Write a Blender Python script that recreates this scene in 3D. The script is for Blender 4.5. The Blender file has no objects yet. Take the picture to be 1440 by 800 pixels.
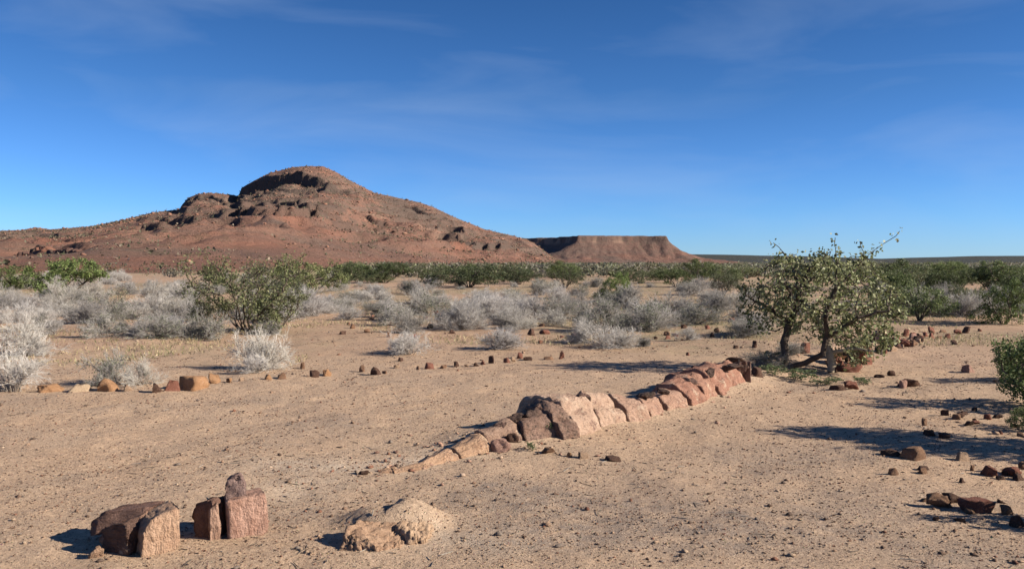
import bpy, math, random
import numpy as np
from mathutils import Vector

random.seed(7)
RNG = np.random.default_rng(11)
S = bpy.context.scene
COL = S.collection

# ------------------------------------------------------------------ camera
F = 1247.0            # focal length in photograph pixels (1440 wide)
EYE = 1.6
HOR = 370.0           # horizon row in the photograph
PITCH = math.atan((400.0 - HOR) / F)
cd = bpy.data.cameras.new('camera')
cam = bpy.data.objects.new('camera', cd)
COL.objects.link(cam)
cd.sensor_width = 36.0
cd.lens = F / 1440.0 * 36.0
cd.clip_start = 0.1
cd.clip_end = 30000
cam.location = (0, 0, EYE)
cam.rotation_euler = (math.radians(90) - PITCH, 0, 0)
S.camera = cam

# ------------------------------------------------------------------ sky, sun, exposure
SUN_EL = math.radians(25)
SUN_AZ = math.radians(102)          # clockwise from +Y (view direction)
w = bpy.data.worlds.new('World')
S.world = w
w.use_nodes = True
nt = w.node_tree
for n in list(nt.nodes):
    nt.nodes.remove(n)
wo = nt.nodes.new('ShaderNodeOutputWorld')
bg = nt.nodes.new('ShaderNodeBackground')
sky = nt.nodes.new('ShaderNodeTexSky')
sky.sky_type = 'NISHITA'
sky.sun_disc = False
sky.sun_elevation = SUN_EL
sky.sun_rotation = SUN_AZ
sky.altitude = 1200
sky.air_density = 1.0
sky.dust_density = 0.0
sky.ozone_density = 3.0
# thin cirrus wisps over the whole dome
tc = nt.nodes.new('ShaderNodeTexCoord')
sep = nt.nodes.new('ShaderNodeSeparateXYZ')
nt.links.new(tc.outputs['Generated'], sep.inputs[0])
mp = nt.nodes.new('ShaderNodeMapping')
mp.inputs['Scale'].default_value = (1.6, 1.6, 7.0)
mp.inputs['Rotation'].default_value = (0.0, -0.16, 0.0)
nt.links.new(tc.outputs['Generated'], mp.inputs[0])
cn = nt.nodes.new('ShaderNodeTexNoise')
cn.inputs['Scale'].default_value = 2.2
cn.inputs['Detail'].default_value = 7
cn.inputs['Roughness'].default_value = 0.5
cn.inputs['Distortion'].default_value = 0.5
nt.links.new(mp.outputs[0], cn.inputs['Vector'])
cr = nt.nodes.new('ShaderNodeMapRange')
cr.inputs['From Min'].default_value = 0.47
cr.inputs['From Max'].default_value = 0.85
cr.inputs['To Min'].default_value = 0.0
cr.inputs['To Max'].default_value = 0.24
nt.links.new(cn.outputs['Fac'], cr.inputs['Value'])
hs = nt.nodes.new('ShaderNodeHueSaturation')
hs.inputs['Saturation'].default_value = 1.2
nt.links.new(sky.outputs[0], hs.inputs['Color'])
mx = nt.nodes.new('ShaderNodeMix')
mx.data_type = 'RGBA'
mx.inputs['B'].default_value = (4.0, 5.0, 6.6, 1)
nt.links.new(cr.outputs[0], mx.inputs['Factor'])
tn_ = nt.nodes.new('ShaderNodeMix'); tn_.data_type = 'RGBA'; tn_.blend_type = 'MULTIPLY'
tn_.inputs['Factor'].default_value = 1.0
rp = nt.nodes.new('ShaderNodeValToRGB')           # clear dry air: deeper blue than the model sky, all the way round
els = rp.color_ramp.elements
STOPS = [(0.0, (.47, .76, 1.40)), (0.06, (.45, .73, 1.25)), (0.10, (.46, .70, 1.14)), (0.18, (.46, .64, .92)), (0.30, (.42, .56, .76)), (1.0, (.42, .56, .76))]
for p_, c_ in STOPS[1:-1]: els.new(p_)
for e_, (p_, c_) in zip(els, STOPS): e_.color = (*c_, 1)
nt.links.new(sep.outputs['Z'], rp.inputs[0])
nt.links.new(rp.outputs[0], tn_.inputs['B'])
nt.links.new(hs.outputs[0], tn_.inputs['A'])
nt.links.new(tn_.outputs['Result'], mx.inputs['A'])
nt.links.new(mx.outputs['Result'], bg.inputs['Color'])
bg.inputs['Strength'].default_value = 0.06
nt.links.new(bg.outputs[0], wo.inputs[0])

sd = bpy.data.lights.new('sun', 'SUN')
sun = bpy.data.objects.new('sun', sd)
COL.objects.link(sun)
sd.energy = 5.0
sd.angle = math.radians(0.55)
sd.color = (1.0, 0.91, 0.78)
to_sun = Vector((math.cos(SUN_EL) * math.sin(SUN_AZ), math.cos(SUN_EL) * math.cos(SUN_AZ), math.sin(SUN_EL)))
sun.rotation_euler = to_sun.to_track_quat('Z', 'Y').to_euler()
sun.location = (30, -8, 20)

S.view_settings.view_transform = 'Standard'
S.view_settings.look = 'None'
S.view_settings.gamma = 1.0
S.view_settings.use_curve_mapping = False
S.view_settings.exposure = 1.05
S.render.engine = 'CYCLES'

# ------------------------------------------------------------------ numeric helpers
def smooth(a, b, x):
    t = np.clip((x - a) / (b - a), 0, 1)
    return t * t * (3 - 2 * t)

_T2 = np.random.default_rng(5).random((256, 256))
def vnoise2(x, y):
    xi = np.floor(x).astype(int); yi = np.floor(y).astype(int)
    fx = x - xi; fy = y - yi
    fx = fx * fx * (3 - 2 * fx); fy = fy * fy * (3 - 2 * fy)
    a = _T2[xi & 255, yi & 255]; b = _T2[(xi + 1) & 255, yi & 255]
    c = _T2[xi & 255, (yi + 1) & 255]; d = _T2[(xi + 1) & 255, (yi + 1) & 255]
    return (a + (b - a) * fx) * (1 - fy) + (c + (d - c) * fx) * fy
def fbm2(x, y, o=4, seed=0):
    x = np.asarray(x, float) + 17.3 * seed; y = np.asarray(y, float) - 9.1 * seed
    s = 0; a = 0.5; n = 0
    for k in range(o):
        s = s + a * (vnoise2(x * 2 ** k + 3.7 * k, y * 2 ** k - 5.1 * k) * 2 - 1); n += a; a *= 0.5
    return s / n
_T3 = np.random.default_rng(6).random((64, 64, 64))
def vnoise3(p):
    i = np.floor(p).astype(int); f = p - i; f = f * f * (3 - 2 * f)
    i0 = i & 63; i1 = (i + 1) & 63
    def g(a, b, c): return _T3[a, b, c]
    x0, y0, z0 = i0.T; x1, y1, z1 = i1.T
    fx, fy, fz = f.T
    c00 = g(x0, y0, z0) * (1 - fx) + g(x1, y0, z0) * fx
    c10 = g(x0, y1, z0) * (1 - fx) + g(x1, y1, z0) * fx
    c01 = g(x0, y0, z1) * (1 - fx) + g(x1, y0, z1) * fx
    c11 = g(x0, y1, z1) * (1 - fx) + g(x1, y1, z1) * fx
    return (c00 * (1 - fy) + c10 * fy) * (1 - fz) + (c01 * (1 - fy) + c11 * fy) * fz
def fbm3(p, o=3):
    s = 0; a = 0.5; n = 0
    for k in range(o):
        s = s + a * (vnoise3(p * 2 ** k + 7.7 * k) * 2 - 1); n += a; a *= 0.5
    return s / n

def mesh_np(name, v, f, col=None, sm=False):
    v = np.asarray(v, np.float32); f = np.asarray(f, np.int32)
    me = bpy.data.meshes.new(name)
    me.vertices.add(len(v)); me.vertices.foreach_set('co', v.ravel())
    k = f.shape[1]
    me.loops.add(f.size); me.loops.foreach_set('vertex_index', f.ravel())
    me.polygons.add(len(f))
    me.polygons.foreach_set('loop_start', np.arange(0, f.size, k, dtype=np.int32))
    me.polygons.foreach_set('loop_total', np.full(len(f), k, np.int32))
    if sm:
        me.polygons.foreach_set('use_smooth', np.ones(len(f), bool))
    me.update(calc_edges=True)
    if col is not None:
        at_ = me.attributes.new('col', 'FLOAT_COLOR', 'POINT')
        c = np.ones((len(v), 4), np.float32); c[:, :3] = col
        at_.data.foreach_set('color', c.ravel())
    return me

def obj(name, me, mat=None, parent=None, loc=(0, 0, 0), rz=0.0, sc=(1, 1, 1)):
    if mat is not None and len(me.materials) == 0:
        me.materials.append(mat)
    o = bpy.data.objects.new(name, me)
    COL.objects.link(o)
    o.location = loc; o.rotation_euler = (0, 0, rz); o.scale = sc
    if parent is not None:
        o.parent = parent
    return o
def tag(o, label, cat, group=None, kind=None):
    o['label'] = label; o['category'] = cat
    if group: o['group'] = group
    if kind: o['kind'] = kind
    return o
def struct(o, label=None):
    o['kind'] = 'structure'
    if label: o['label'] = label
    return o
def grid_faces(nx, ny):
    i = np.arange(ny - 1)[:, None] * nx + np.arange(nx - 1)[None, :]
    i = i.ravel()
    return np.stack([i, i + 1, i + nx + 1, i + nx], 1)

# ------------------------------------------------------------------ materials
def new_mat(name):
    m = bpy.data.materials.new(name); m.use_nodes = True
    t = m.node_tree
    return m, t, t.nodes['Principled BSDF'], t.nodes['Material Output']
def N(t, kind, **kw):
    n = t.nodes.new('ShaderNode' + kind)
    for k, v in kw.items():
        if k in n.inputs: n.inputs[k].default_value = v
        else: setattr(n, k, v)
    return n
def noise(t, vec, scale, detail=4, rough=0.55, dist=0.0):
    n = N(t, 'TexNoise', Scale=scale, Detail=detail, Roughness=rough, Distortion=dist)
    t.links.new(vec, n.inputs['Vector'])
    return n.outputs['Fac']
def ramp(t, fac, stops):
    r = N(t, 'ValToRGB')
    e = r.color_ramp.elements
    while len(e) < len(stops): e.new(0.5)
    for k, (p, c) in enumerate(stops):
        e[k].position = p
        e[k].color = (c[0], c[1], c[2], 1) if not isinstance(c, (int, float)) else (c, c, c, 1)
    t.links.new(fac, r.inputs[0])
    return r.outputs[0]
def mix(t, fac, a, b, blend='MIX'):
    m = N(t, 'Mix', data_type='RGBA', blend_type=blend)
    for s, v in (('Factor', fac), ('A', a), ('B', b)):
        if isinstance(v, (int, float)): m.inputs[s].default_value = v
        elif isinstance(v, tuple): m.inputs[s].default_value = (v[0], v[1], v[2], 1)
        else: t.links.new(v, m.inputs[s])
    return m.outputs['Result']
def rng_(t, v, a, b, c=0.0, d=1.0):
    m = N(t, 'MapRange')
    for k, x in (('From Min', a), ('From Max', b), ('To Min', c), ('To Max', d)):
        m.inputs[k].default_value = x
    t.links.new(v, m.inputs['Value'])
    return m.outputs[0]
def bump(t, b, h, strength, dist):
    n = N(t, 'Bump', Strength=strength, Distance=dist)
    t.links.new(h, n.inputs['Height'])
    t.links.new(n.outputs[0], b.inputs['Normal'])
def position(t): return N(t, 'NewGeometry').outputs['Position']
def objco(t): return N(t, 'TexCoord').outputs['Object']
def stretch(t, vec, sx, sy, sz):
    m = N(t, 'Mapping'); m.inputs['Scale'].default_value = (sx, sy, sz)
    t.links.new(vec, m.inputs[0]); return m.outputs[0]
def dry(b, r=0.95):
    b.inputs['Roughness'].default_value = r
    b.inputs['Specular IOR Level'].default_value = 0.12

M = {}
# sandy gravel ground
m, t, b, o = new_mat('desert_sand'); M['ground'] = m; dry(b)
P = position(t)
c = ramp(t, noise(t, P, 0.35, 5, 0.6), [(0.3, (0.43, 0.295, 0.195)), (0.5, (0.485, 0.338, 0.226)), (0.7, (0.50, 0.332, 0.21))])
c = mix(t, rng_(t, noise(t, P, 1.3, 5, 0.65), 0.5, 0.75, 0, 0.6), c, (0.40, 0.305, 0.222))
c = mix(t, rng_(t, noise(t, P, 2.7, 6, 0.7, 0.4), 0.58, 0.78, 0, 0.7), c, (0.50, 0.32, 0.185))
c = mix(t, rng_(t, noise(t, P, 0.9, 6, 0.65, 0.6), 0.66, 0.8, 0, 0.6), c, (0.58, 0.47, 0.35))
c = mix(t, rng_(t, noise(t, P, 28, 4, 0.7), 0.38, 0.62, 0.0, 0.75), c, (0.29, 0.205, 0.138))
at_ = N(t, 'Attribute', attribute_name='col')
sepc = N(t, 'SeparateColor'); t.links.new(at_.outputs['Color'], sepc.inputs[0])
gn = noise(t, P, 6, 5, 0.7)
mul = N(t, 'Math', operation='MULTIPLY'); t.links.new(sepc.outputs[0], mul.inputs[0]); t.links.new(rng_(t, gn, 0.3, 0.6), mul.inputs[1])
c = mix(t, mul.outputs[0], c, (0.235, 0.185, 0.148))       # grey gravel lag
mul2 = N(t, 'Math', operation='MULTIPLY'); t.links.new(sepc.outputs[1], mul2.inputs[0]); t.links.new(rng_(t, gn, 0.25, 0.65), mul2.inputs[1])
c = mix(t, mul2.outputs[0], c, (0.60, 0.49, 0.37))         # pale salty soil
mul3 = N(t, 'Math', operation='MULTIPLY'); t.links.new(sepc.outputs[2], mul3.inputs[0]); t.links.new(rng_(t, noise(t, P, 1.4, 6, 0.75), 0.38, 0.60), mul3.inputs[1])
sep_y = N(t, 'SeparateXYZ'); t.links.new(P, sep_y.inputs[0])
redm = N(t, 'Math', operation='MULTIPLY'); t.links.new(rng_(t, sep_y.outputs[1], 12, 19), redm.inputs[0]); t.links.new(rng_(t, noise(t, P, 0.5, 5, 0.65), 0.3, 0.65, 0.25, 0.9), redm.inputs[1])
c = mix(t, redm.outputs[0], c, (0.355, 0.225, 0.147))       # redder soil out on the plain
c = mix(t, mul3.outputs[0], c, (0.21, 0.185, 0.105))       # thin dry herbs on the plain
v = N(t, 'TexVoronoi', Scale=55.0); t.links.new(P, v.inputs['Vector'])
sp = rng_(t, v.outputs['Distance'], 0.12, 0.3, 1, 0)
sel = rng_(t, noise(t, P, 17, 3, 0.6), 0.5, 0.62)
mm = N(t, 'Math', operation='MULTIPLY'); t.links.new(sp, mm.inputs[0]); t.links.new(sel, mm.inputs[1])
c = mix(t, mm.outputs[0], c, v.outputs['Color'], 'MULTIPLY')
v2 = N(t, 'TexVoronoi', Scale=85.0); t.links.new(P, v2.inputs['Vector'])
bw = N(t, 'SeparateColor'); t.links.new(v2.outputs['Color'], bw.inputs[0])
g2 = rng_(t, v2.outputs['Distance'], 0.25, 0.5, 1, 0)
dk2 = N(t, 'Math', operation='MULTIPLY'); t.links.new(g2, dk2.inputs[0]); t.links.new(rng_(t, bw.outputs[0], 0.66, 0.72, 0, 0.75), dk2.inputs[1])
c = mix(t, dk2.outputs[0], c, (0.17, 0.115, 0.08))
lt2 = N(t, 'Math', operation='MULTIPLY'); t.links.new(g2, lt2.inputs[0]); t.links.new(rng_(t, bw.outputs[1], 0.80, 0.86, 0, 0.7), lt2.inputs[1])
c = mix(t, lt2.outputs[0], c, (0.62, 0.47, 0.34))
t.links.new(c, b.inputs['Base Color'])
hb = N(t, 'Math', operation='ADD'); t.links.new(noise(t, P, 22, 8, 0.75), hb.inputs[0]); t.links.new(mm.outputs[0], hb.inputs[1])
bump(t, b, hb.outputs[0], 0.9, 0.022)

# mountain rock
def hill_mat(name, red, brown, grey, green, amt):
    m, t, b, o = new_mat(name); dry(b)
    P = position(t)
    c = ramp(t, noise(t, P, 0.012, 6, 0.6), [(0.36, brown), (0.5, red), (0.62, brown)])
    s = stretch(t, P, 0.004, 0.004, 0.13)
    c = mix(t, rng_(t, noise(t, s, 1.0, 6, 0.65, 0.3), 0.47, 0.58, 0, 0.7), c, grey)
    c = mix(t, rng_(t, noise(t, P, 0.035, 6, 0.7), 0.55, 0.72, 0, 0.7), c, red)
    c = mix(t, rng_(t, noise(t, P, 0.15, 5, 0.75), 0.5, 0.75, 0, 0.6), c, grey)
    v = N(t, 'TexVoronoi', Scale=0.14); t.links.new(P, v.inputs['Vector'])
    sp = rng_(t, v.outputs['Distance'], 0.25, 0.42, 1, 0)
    k = N(t, 'Math', operation='MULTIPLY'); t.links.new(sp, k.inputs[0]); t.links.new(rng_(t, noise(t, P, 0.02, 4, 0.6), 0.38, 0.62, 0.15, amt), k.inputs[1])
    c = mix(t, k.outputs[0], c, green)
    at_ = N(t, 'Attribute', attribute_name='col')
    sc_ = N(t, 'SeparateColor'); t.links.new(at_.outputs['Color'], sc_.inputs[0])
    c = mix(t, sc_.outputs[0], c, (0.42, 0.27, 0.19))
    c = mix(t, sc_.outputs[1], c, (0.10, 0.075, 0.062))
    c = mix(t, sc_.outputs[2], c, (0.29, 0.132, 0.088))
    t.links.new(c, b.inputs['Base Color'])
    bump(t, b, noise(t, P, 0.3, 8, 0.75), 1.0, 3.2)
    return m
M['hill'] = hill_mat('red_hill_rock', (0.25, 0.128, 0.09), (0.212, 0.128, 0.095), (0.155, 0.115, 0.092), (0.10, 0.09, 0.06), 0.7)
M['mesa'] = hill_mat('mesa_rock', (0.165, 0.095, 0.074), (0.15, 0.098, 0.078), (0.135, 0.098, 0.08), (0.10, 0.09, 0.06), 0.5)
M['plateau'] = hill_mat('plateau_scrub', (0.062, 0.06, 0.05), (0.055, 0.058, 0.048), (0.05, 0.054, 0.05), (0.035, 0.042, 0.032), 0.8)

# stones take their tint from the object's colour
def stone_mat(name, dark, amt_dark, streak=False, attr=False, st=(8, 26, 26), varnish=False):
    m, t, b, o = new_mat(name); dry(b, 0.85)
    P = objco(t)
    if attr:
        base = N(t, 'Attribute', attribute_name='col').outputs['Color']
    else:
        base = N(t, 'ObjectInfo').outputs['Color']
    n1 = noise(t, P, 9, 6, 0.65)
    c = mix(t, rng_(t, n1, 0.35, 0.7, 0, 0.65), base, mix(t, 1.0, base, (0.55, 0.45, 0.4), 'MULTIPLY'))
    c = mix(t, rng_(t, noise(t, P, 5, 5, 0.6, 0.5), 0.55, 0.7, 0, 0.6), c, mix(t, 0.5, base, (0.55, 0.40, 0.28)))
    c = mix(t, rng_(t, noise(t, P, 24, 6, 0.7), 0.66 - amt_dark, 0.74 - amt_dark * 0.6, 0, 0.85), c, dark)
    h = noise(t, P, 26, 8, 0.7)
    if streak:
        s = stretch(t, P, *st)
        st = noise(t, s, 1.6, 5, 0.65, 0.25)
        c = mix(t, rng_(t, st, 0.52, 0.75, 0, 0.4), c, mix(t, 1.0, base, (0.42, 0.33, 0.3), 'MULTIPLY'))
        a = N(t, 'Math', operation='ADD'); t.links.new(h, a.inputs[0]); t.links.new(st, a.inputs[1]); h = a.outputs[0]
    if varnish:      # dark desert varnish in ragged patches
        c = mix(t, rng_(t, noise(t, P, 7.5, 9, 0.75, 0.5), 0.56, 0.62, 0, 0.75), c, (0.18, 0.105, 0.085))
        c = mix(t, rng_(t, noise(t, P, 5.5, 8, 0.72, 0.3), 0.57, 0.64, 0, 0.65), c, (0.55, 0.43, 0.32))
    t.links.new(c, b.inputs['Base Color'])
    bump(t, b, h, 1.0, 0.045 if streak else 0.03)
    return m
M['stone'] = stone_mat('weathered_stone', (0.07, 0.045, 0.035), 0.03)
M['fossil'] = stone_mat('petrified_wood', (0.085, 0.05, 0.04), 0.02, streak=True, varnish=True)
M['fossil_dark'] = stone_mat('petrified_wood_dark', (0.05, 0.042, 0.036), 0.15, streak=True)
M['fossil_up'] = stone_mat('petrified_wood_upright', (0.09, 0.05, 0.04), 0.02, streak=True, st=(24, 24, 7))
M['pebble'] = stone_mat('pebble_stone', (0.06, 0.045, 0.035), 0.0, attr=True)

def leaf_mat(name, rough=0.6, trans=0.3):
    m, t, b, o = new_mat(name); b.inputs['Roughness'].default_value = rough
    b.inputs['Specular IOR Level'].default_value = 0.3
    c = N(t, 'Attribute', attribute_name='col').outputs['Color']
    oi = N(t, 'ObjectInfo')
    c = mix(t, 1.0, c, oi.outputs['Color'], 'MULTIPLY')
    t.links.new(c, b.inputs['Base Color'])
    tr = N(t, 'BsdfTranslucent'); t.links.new(c, tr.inputs[0])
    ms = N(t, 'MixShader'); ms.inputs[0].default_value = trans
    t.links.new(b.outputs[0], ms.inputs[1]); t.links.new(tr.outputs[0], ms.inputs[2])
    t.links.new(ms.outputs[0], o.inputs[0])
    return m
M['leaf'] = leaf_mat('leaf_green')
def bark(name, a, bcol):
    m, t, b, o = new_mat(name); dry(b, 0.9)
    P = objco(t)
    oi = N(t, 'ObjectInfo')
    c = ramp(t, noise(t, P, 14, 5, 0.65), [(0.35, a), (0.65, bcol)])
    c = mix(t, 1.0, c, oi.outputs['Color'], 'MULTIPLY')
    t.links.new(c, b.inputs['Base Color'])
    bump(t, b, noise(t, stretch(t, P, 40, 40, 8), 1.0, 4), 0.6, 0.01)
    return m
M['bark'] = bark('dark_bark', (0.045, 0.035, 0.028), (0.10, 0.078, 0.06))
M['bark_pale'] = bark('pale_bark', (0.26, 0.215, 0.15), (0.38, 0.32, 0.225))
M['twig'] = leaf_mat('bleached_twigs', 0.9, 0.0)

# ------------------------------------------------------------------ ground shape
LOGPTS = [(500, 664), (560, 661), (610, 652), (650, 640), (690, 628), (740, 615), (780, 606), (820, 600), (870, 590),
          (920, 579), (950, 572), (985, 561), (1015, 550), (1050, 532), (1180, 495), (1300, 465)]
def flat_at(px, py):
    d = F * EYE / max(py - HOR, 0.5)
    return (px - 720) / F * d, d
LOGW = np.array([flat_at(*p) for p in LOGPTS]); LOGW[:, 1] += 0.12
def dist_line(x, y, pts):
    best = np.full(np.shape(x), 1e9)
    for (ax, ay), (bx, by) in zip(pts[:-1], pts[1:]):
        dx, dy = bx - ax, by - ay
        u = np.clip(((x - ax) * dx + (y - ay) * dy) / (dx * dx + dy * dy), 0, 1)
        best = np.minimum(best, np.hypot(x - ax - u * dx, y - ay - u * dy))
    return best
MX, MY = flat_at(545, 752)
def gz(x, y):
    x = np.asarray(x, float); y = np.asarray(y, float)
    far = smooth(300, 30, np.hypot(x, y))
    z = 0.03 * fbm2(x * 0.35, y * 0.35, 3, 1) * far + 0.022 * fbm2(x * 1.1, y * 1.1, 3, 5) * far
    near = smooth(26, 14, np.hypot(x, y))
    z = z + near * (0.02 * fbm2(x * 3.1, y * 3.1, 3, 2) + 0.008 * fbm2(x * 11, y * 11, 2, 3))
    d = dist_line(x, y, LOGW[4:])
    z = z + 0.085 * np.exp(-(d / 0.40) ** 2)
    mnd = np.exp(-(((x - MX - 0.04) / 0.30) ** 2 + ((y - MY - 0.12) / 0.22) ** 2) ** 1.4)
    z = z + mnd * (0.12 + 0.07 * fbm2(x * 7, y * 7, 3, 65) + 0.035 * fbm2(x * 20, y * 20, 2, 66))
    hum = smooth(13, 18, y) * smooth(140, 60, y)
    z = z + hum * 0.07 * fbm2(x * 0.5, y * 0.5, 3, 9)
    return z
def at(px, py):
    cx = (px - 720) / F; cy = (400 - py) / F
    dy = math.cos(PITCH) + cy * math.sin(PITCH); dz = -math.sin(PITCH) + cy * math.cos(PITCH)
    z = 0.0
    for k in range(8):
        s = (z - EYE) / dz
        z = float(gz(cx * s, dy * s))
    return Vector((cx * s, dy * s, z))

def axis(parts):
    out = []
    for a, bb, st in parts: out.append(np.arange(a, bb, st))
    return np.concatenate(out)
def geo(a, bb, st, g):
    o = []; p = a
    while p < bb:
        o.append(p); p += st; st *= g
    o.append(bb); return np.array(o)
ys = np.concatenate([-geo(12, 9000, 1.5, 1.25)[::-1], np.arange(-11, 3, 0.5), np.arange(3, 14, 0.05), geo(14, 60, 0.08, 1.012), geo(61, 12000, 1.0, 1.09)])
xp = np.concatenate([np.arange(0.03, 7.5, 0.06), geo(7.6, 12000, 0.09, 1.07)])
xs = np.concatenate([-xp[::-1], xp])
GX, GY = np.meshgrid(xs, ys)
GZ = gz(GX, GY)
dl = dist_line(GX, GY, LOGW[:14])
def gravel(x, y):
    g = np.zeros_like(x)
    for (px, py, rx, ry, a) in [(720, 710, 0.5, 0.4, .9), (740, 760, .45, .4, .8), (900, 730, .7, .6, .7), (980, 760, .6, .4, .6), (420, 735, .3, .2, .6),
                                (1150, 740, .8, .6, .5), (700, 690, .3, .3, .8), (1230, 700, .5, .4, .5)]:
        x0, y0 = flat_at(px, py)
        g += a * np.exp(-((x - x0) / rx) ** 2 - ((y - y0) / ry) ** 2)
    g = g * (0.6 + 0.8 * (fbm2(x * 2, y * 2, 3, 8) * 0.5 + 0.5))
    return g + 0.6 * smooth(0.08, 0.45, fbm2(x * 0.7, y * 0.7, 4, 21)) * smooth(15, 9, y)
grey = gravel(GX, GY)
pale = np.exp(-(dl / 0.30) ** 2) * 0.6
for (px, py, rx, ry, a) in [(410, 690, .35, .35, .5), (640, 770, .35, .2, .35), (560, 770, .4, .25, .1), (400, 655, .4, .3, .4)]:
    x0, y0 = flat_at(px, py)
    pale += a * np.exp(-((GX - x0) / rx) ** 2 - ((GY - y0) / ry) ** 2)
herb = smooth(13.0, 20.0, GY + 2 * fbm2(GX * 0.4, GY * 0.4, 3, 12)) * smooth(400, 60, GY) * 0.9
herb = herb * smooth(-0.25, 0.35, fbm2(GX * 0.22, GY * 0.12, 4, 31))
far_g = smooth(70, 200, GY) * 0.9
herb = np.maximum(herb, far_g)
gcol = np.stack([np.clip(grey, 0, .9), np.clip(pale, 0, 1), np.clip(herb, 0, 1)], -1).reshape(-1, 3)
ground = obj('ground', mesh_np('ground', np.stack([GX, GY, GZ], -1).reshape(-1, 3), grid_faces(len(xs), len(ys)), gcol, True), M['ground'])
struct(ground, 'sandy desert plain strewn with gravel')

# ------------------------------------------------------------------ mountain
YR = 900.0; K = YR / F
CR = [(-900, 352), (-600, 338), (-300, 331), (-120, 328), (0, 325), (30, 324), (50, 320), (70, 323), (95, 321), (130, 318), (175, 309), (215, 299),
      (248, 295), (256, 289), (266, 278), (280, 273), (300, 272), (333, 275), (339, 265), (355, 256), (380, 244), (410, 236),
      (430, 234), (455, 235), (475, 243), (500, 258), (520, 268), (528, 272), (545, 275), (570, 281), (590, 285), (605, 290),
      (640, 306), (680, 322), (720, 332), (742, 337), (752, 343), (764, 352), (778, 362), (792, 369), (805, 372), (900, 372)]
CXs = np.array([(p[0] - 720) * K for p in CR]); CHs = np.array([(HOR - p[1]) * K + EYE for p in CR])
xs = np.concatenate([np.arange(-1150, -540, 5.0), np.arange(-540, 130, 1.7)])
ysm = np.concatenate([np.arange(110, 400, 3.0), np.arange(400, 960, 2.2), np.arange(960, 1250, 10.0)])
HX, HY = np.meshgrid(xs, ysm)
XP = HX * YR / np.minimum(HY, YR)
crest = np.interp(XP, CXs, CHs)
fx_ = np.arange(-6000, 600, 2.0)
fine = np.interp(fx_, CXs, CHs)
ker = np.exp(-0.5 * (np.arange(-90, 91) * 2.0 / 45) ** 2); ker /= ker.sum()
sm_c = np.interp(XP, fx_, np.convolve(fine, ker, 'same'))
FOOT = np.interp(XP, [-1200, -540, -300, -180, -60, 40, 130], [105, 108, 125, 200, 340, 480, 560])
T = np.clip((HY - FOOT) / (YR - FOOT), 0, 1)
back = np.clip((HY - YR) / 330.0, 0, 1)
wgt = smooth(0.70, 0.96, T)
C_ = np.minimum(sm_c, crest + 3) * (1 - wgt) + crest * wgt
pw = np.interp(XP, [-540, -300, -150, 0, 100], [1.2, 1.35, 1.55, 1.5, 1.4])
H = C_ * T ** pw * (1 - back ** 1.3)
mid = np.clip(4 * T * (1 - T), 0, 1) * (1 - back) * smooth(-5, 45, crest)
wx = HX + 22 * fbm2(HX / 70, HY / 70, 4, 3)
rid = 1 - np.abs(fbm2(wx / 58, HY / 170, 5, 4)) * 2
H = H + mid * (rid ** 2 - 0.55) * 9
H = H + mid * 4.0 * fbm2(HX / 40, HY / 55, 5, 7)
st = 8.0
q = H / st + 0.35 * fbm2(HX / 90, HY / 90, 4, 14)
fr = q - np.floor(q)
terr = (np.floor(q) + smooth(0.6, 0.84, fr) - 0.35 * fbm2(HX / 90, HY / 90, 4, 14)) * st
tm = smooth(-0.25, 0.25, fbm2(HX / 55, HY / 90, 4, 15)) * smooth(0.2, 0.5, T) * (1 - smooth(0.93, 0.995, T))
H = H + (terr - H) * 0.9 * tm
cliffm = np.zeros_like(H)
def cliff(pts, drops, L, wdt):
    global H, cliffm
    X = np.array([(p[0] - 720) / F * p[1] for p in pts]); Y = np.array([p[1] for p in pts], float)
    o_ = np.argsort(X); X = X[o_]; Y = Y[o_]; D = np.array(drops, float)[o_]
    jag = 12.0 * fbm2(HX / 17, HY * 0, 5, 22)
    yc = np.interp(HX, X, Y) + jag; dd = np.interp(HX, X, D, left=0, right=0)
    s_ = yc - HY
    H = H - dd * smooth(0, wdt, s_) * np.exp(-np.clip(s_, 0, None) / L)
    cliffm = np.maximum(cliffm, smooth(1.0, 6, dd) * smooth(-3, 1, s_) * smooth(wdt + 9, wdt, s_))
cliff([(334, 905), (342, 893), (365, 872), (400, 850), (430, 830), (462, 806), (470, 800)], [0, 20, 20, 18, 14, 6, 0], 55, 5)
cliff([(250, 905), (257, 893), (275, 880), (300, 866), (322, 850), (330, 846)], [0, 12, 12, 9, 6, 0], 40, 5)
cliff([(548, 872), (560, 862), (585, 845), (606, 828), (614, 822)], [0, 4, 7, 5, 0], 60, 14)
cliff([(512, 668), (518, 662), (540, 655), (546, 652)], [0, 5, 5, 0], 25, 3)
cliff([(555, 580), (575, 572), (620, 560), (640, 556)], [0, 3.2, 3.2, 0], 25, 3)
cliff([(590, 700), (608, 694), (640, 684), (660, 680)], [0, 3, 3, 0], 30, 4)
cliff([(280, 800), (320, 795), (400, 780), (480, 772), (540, 770)], [0, 4, 5, 4, 0], 40, 5)
cliff([(300, 640), (340, 636), (420, 630), (460, 630)], [0, 2.5, 2.5, 0], 30, 4)
cliff([(70, 640), (80, 634), (96, 624), (110, 618)], [0, 4.5, 4.5, 0], 30, 4)
cliff([(15, 322), (35, 316), (60, 308), (90, 298), (132, 284), (142, 282)], [0, 2.5, 4, 4, 3, 0], 30, 3)
cliff([(180, 560), (230, 545), (290, 530), (320, 525)], [0, 2, 2.5, 0], 30, 4)
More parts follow.
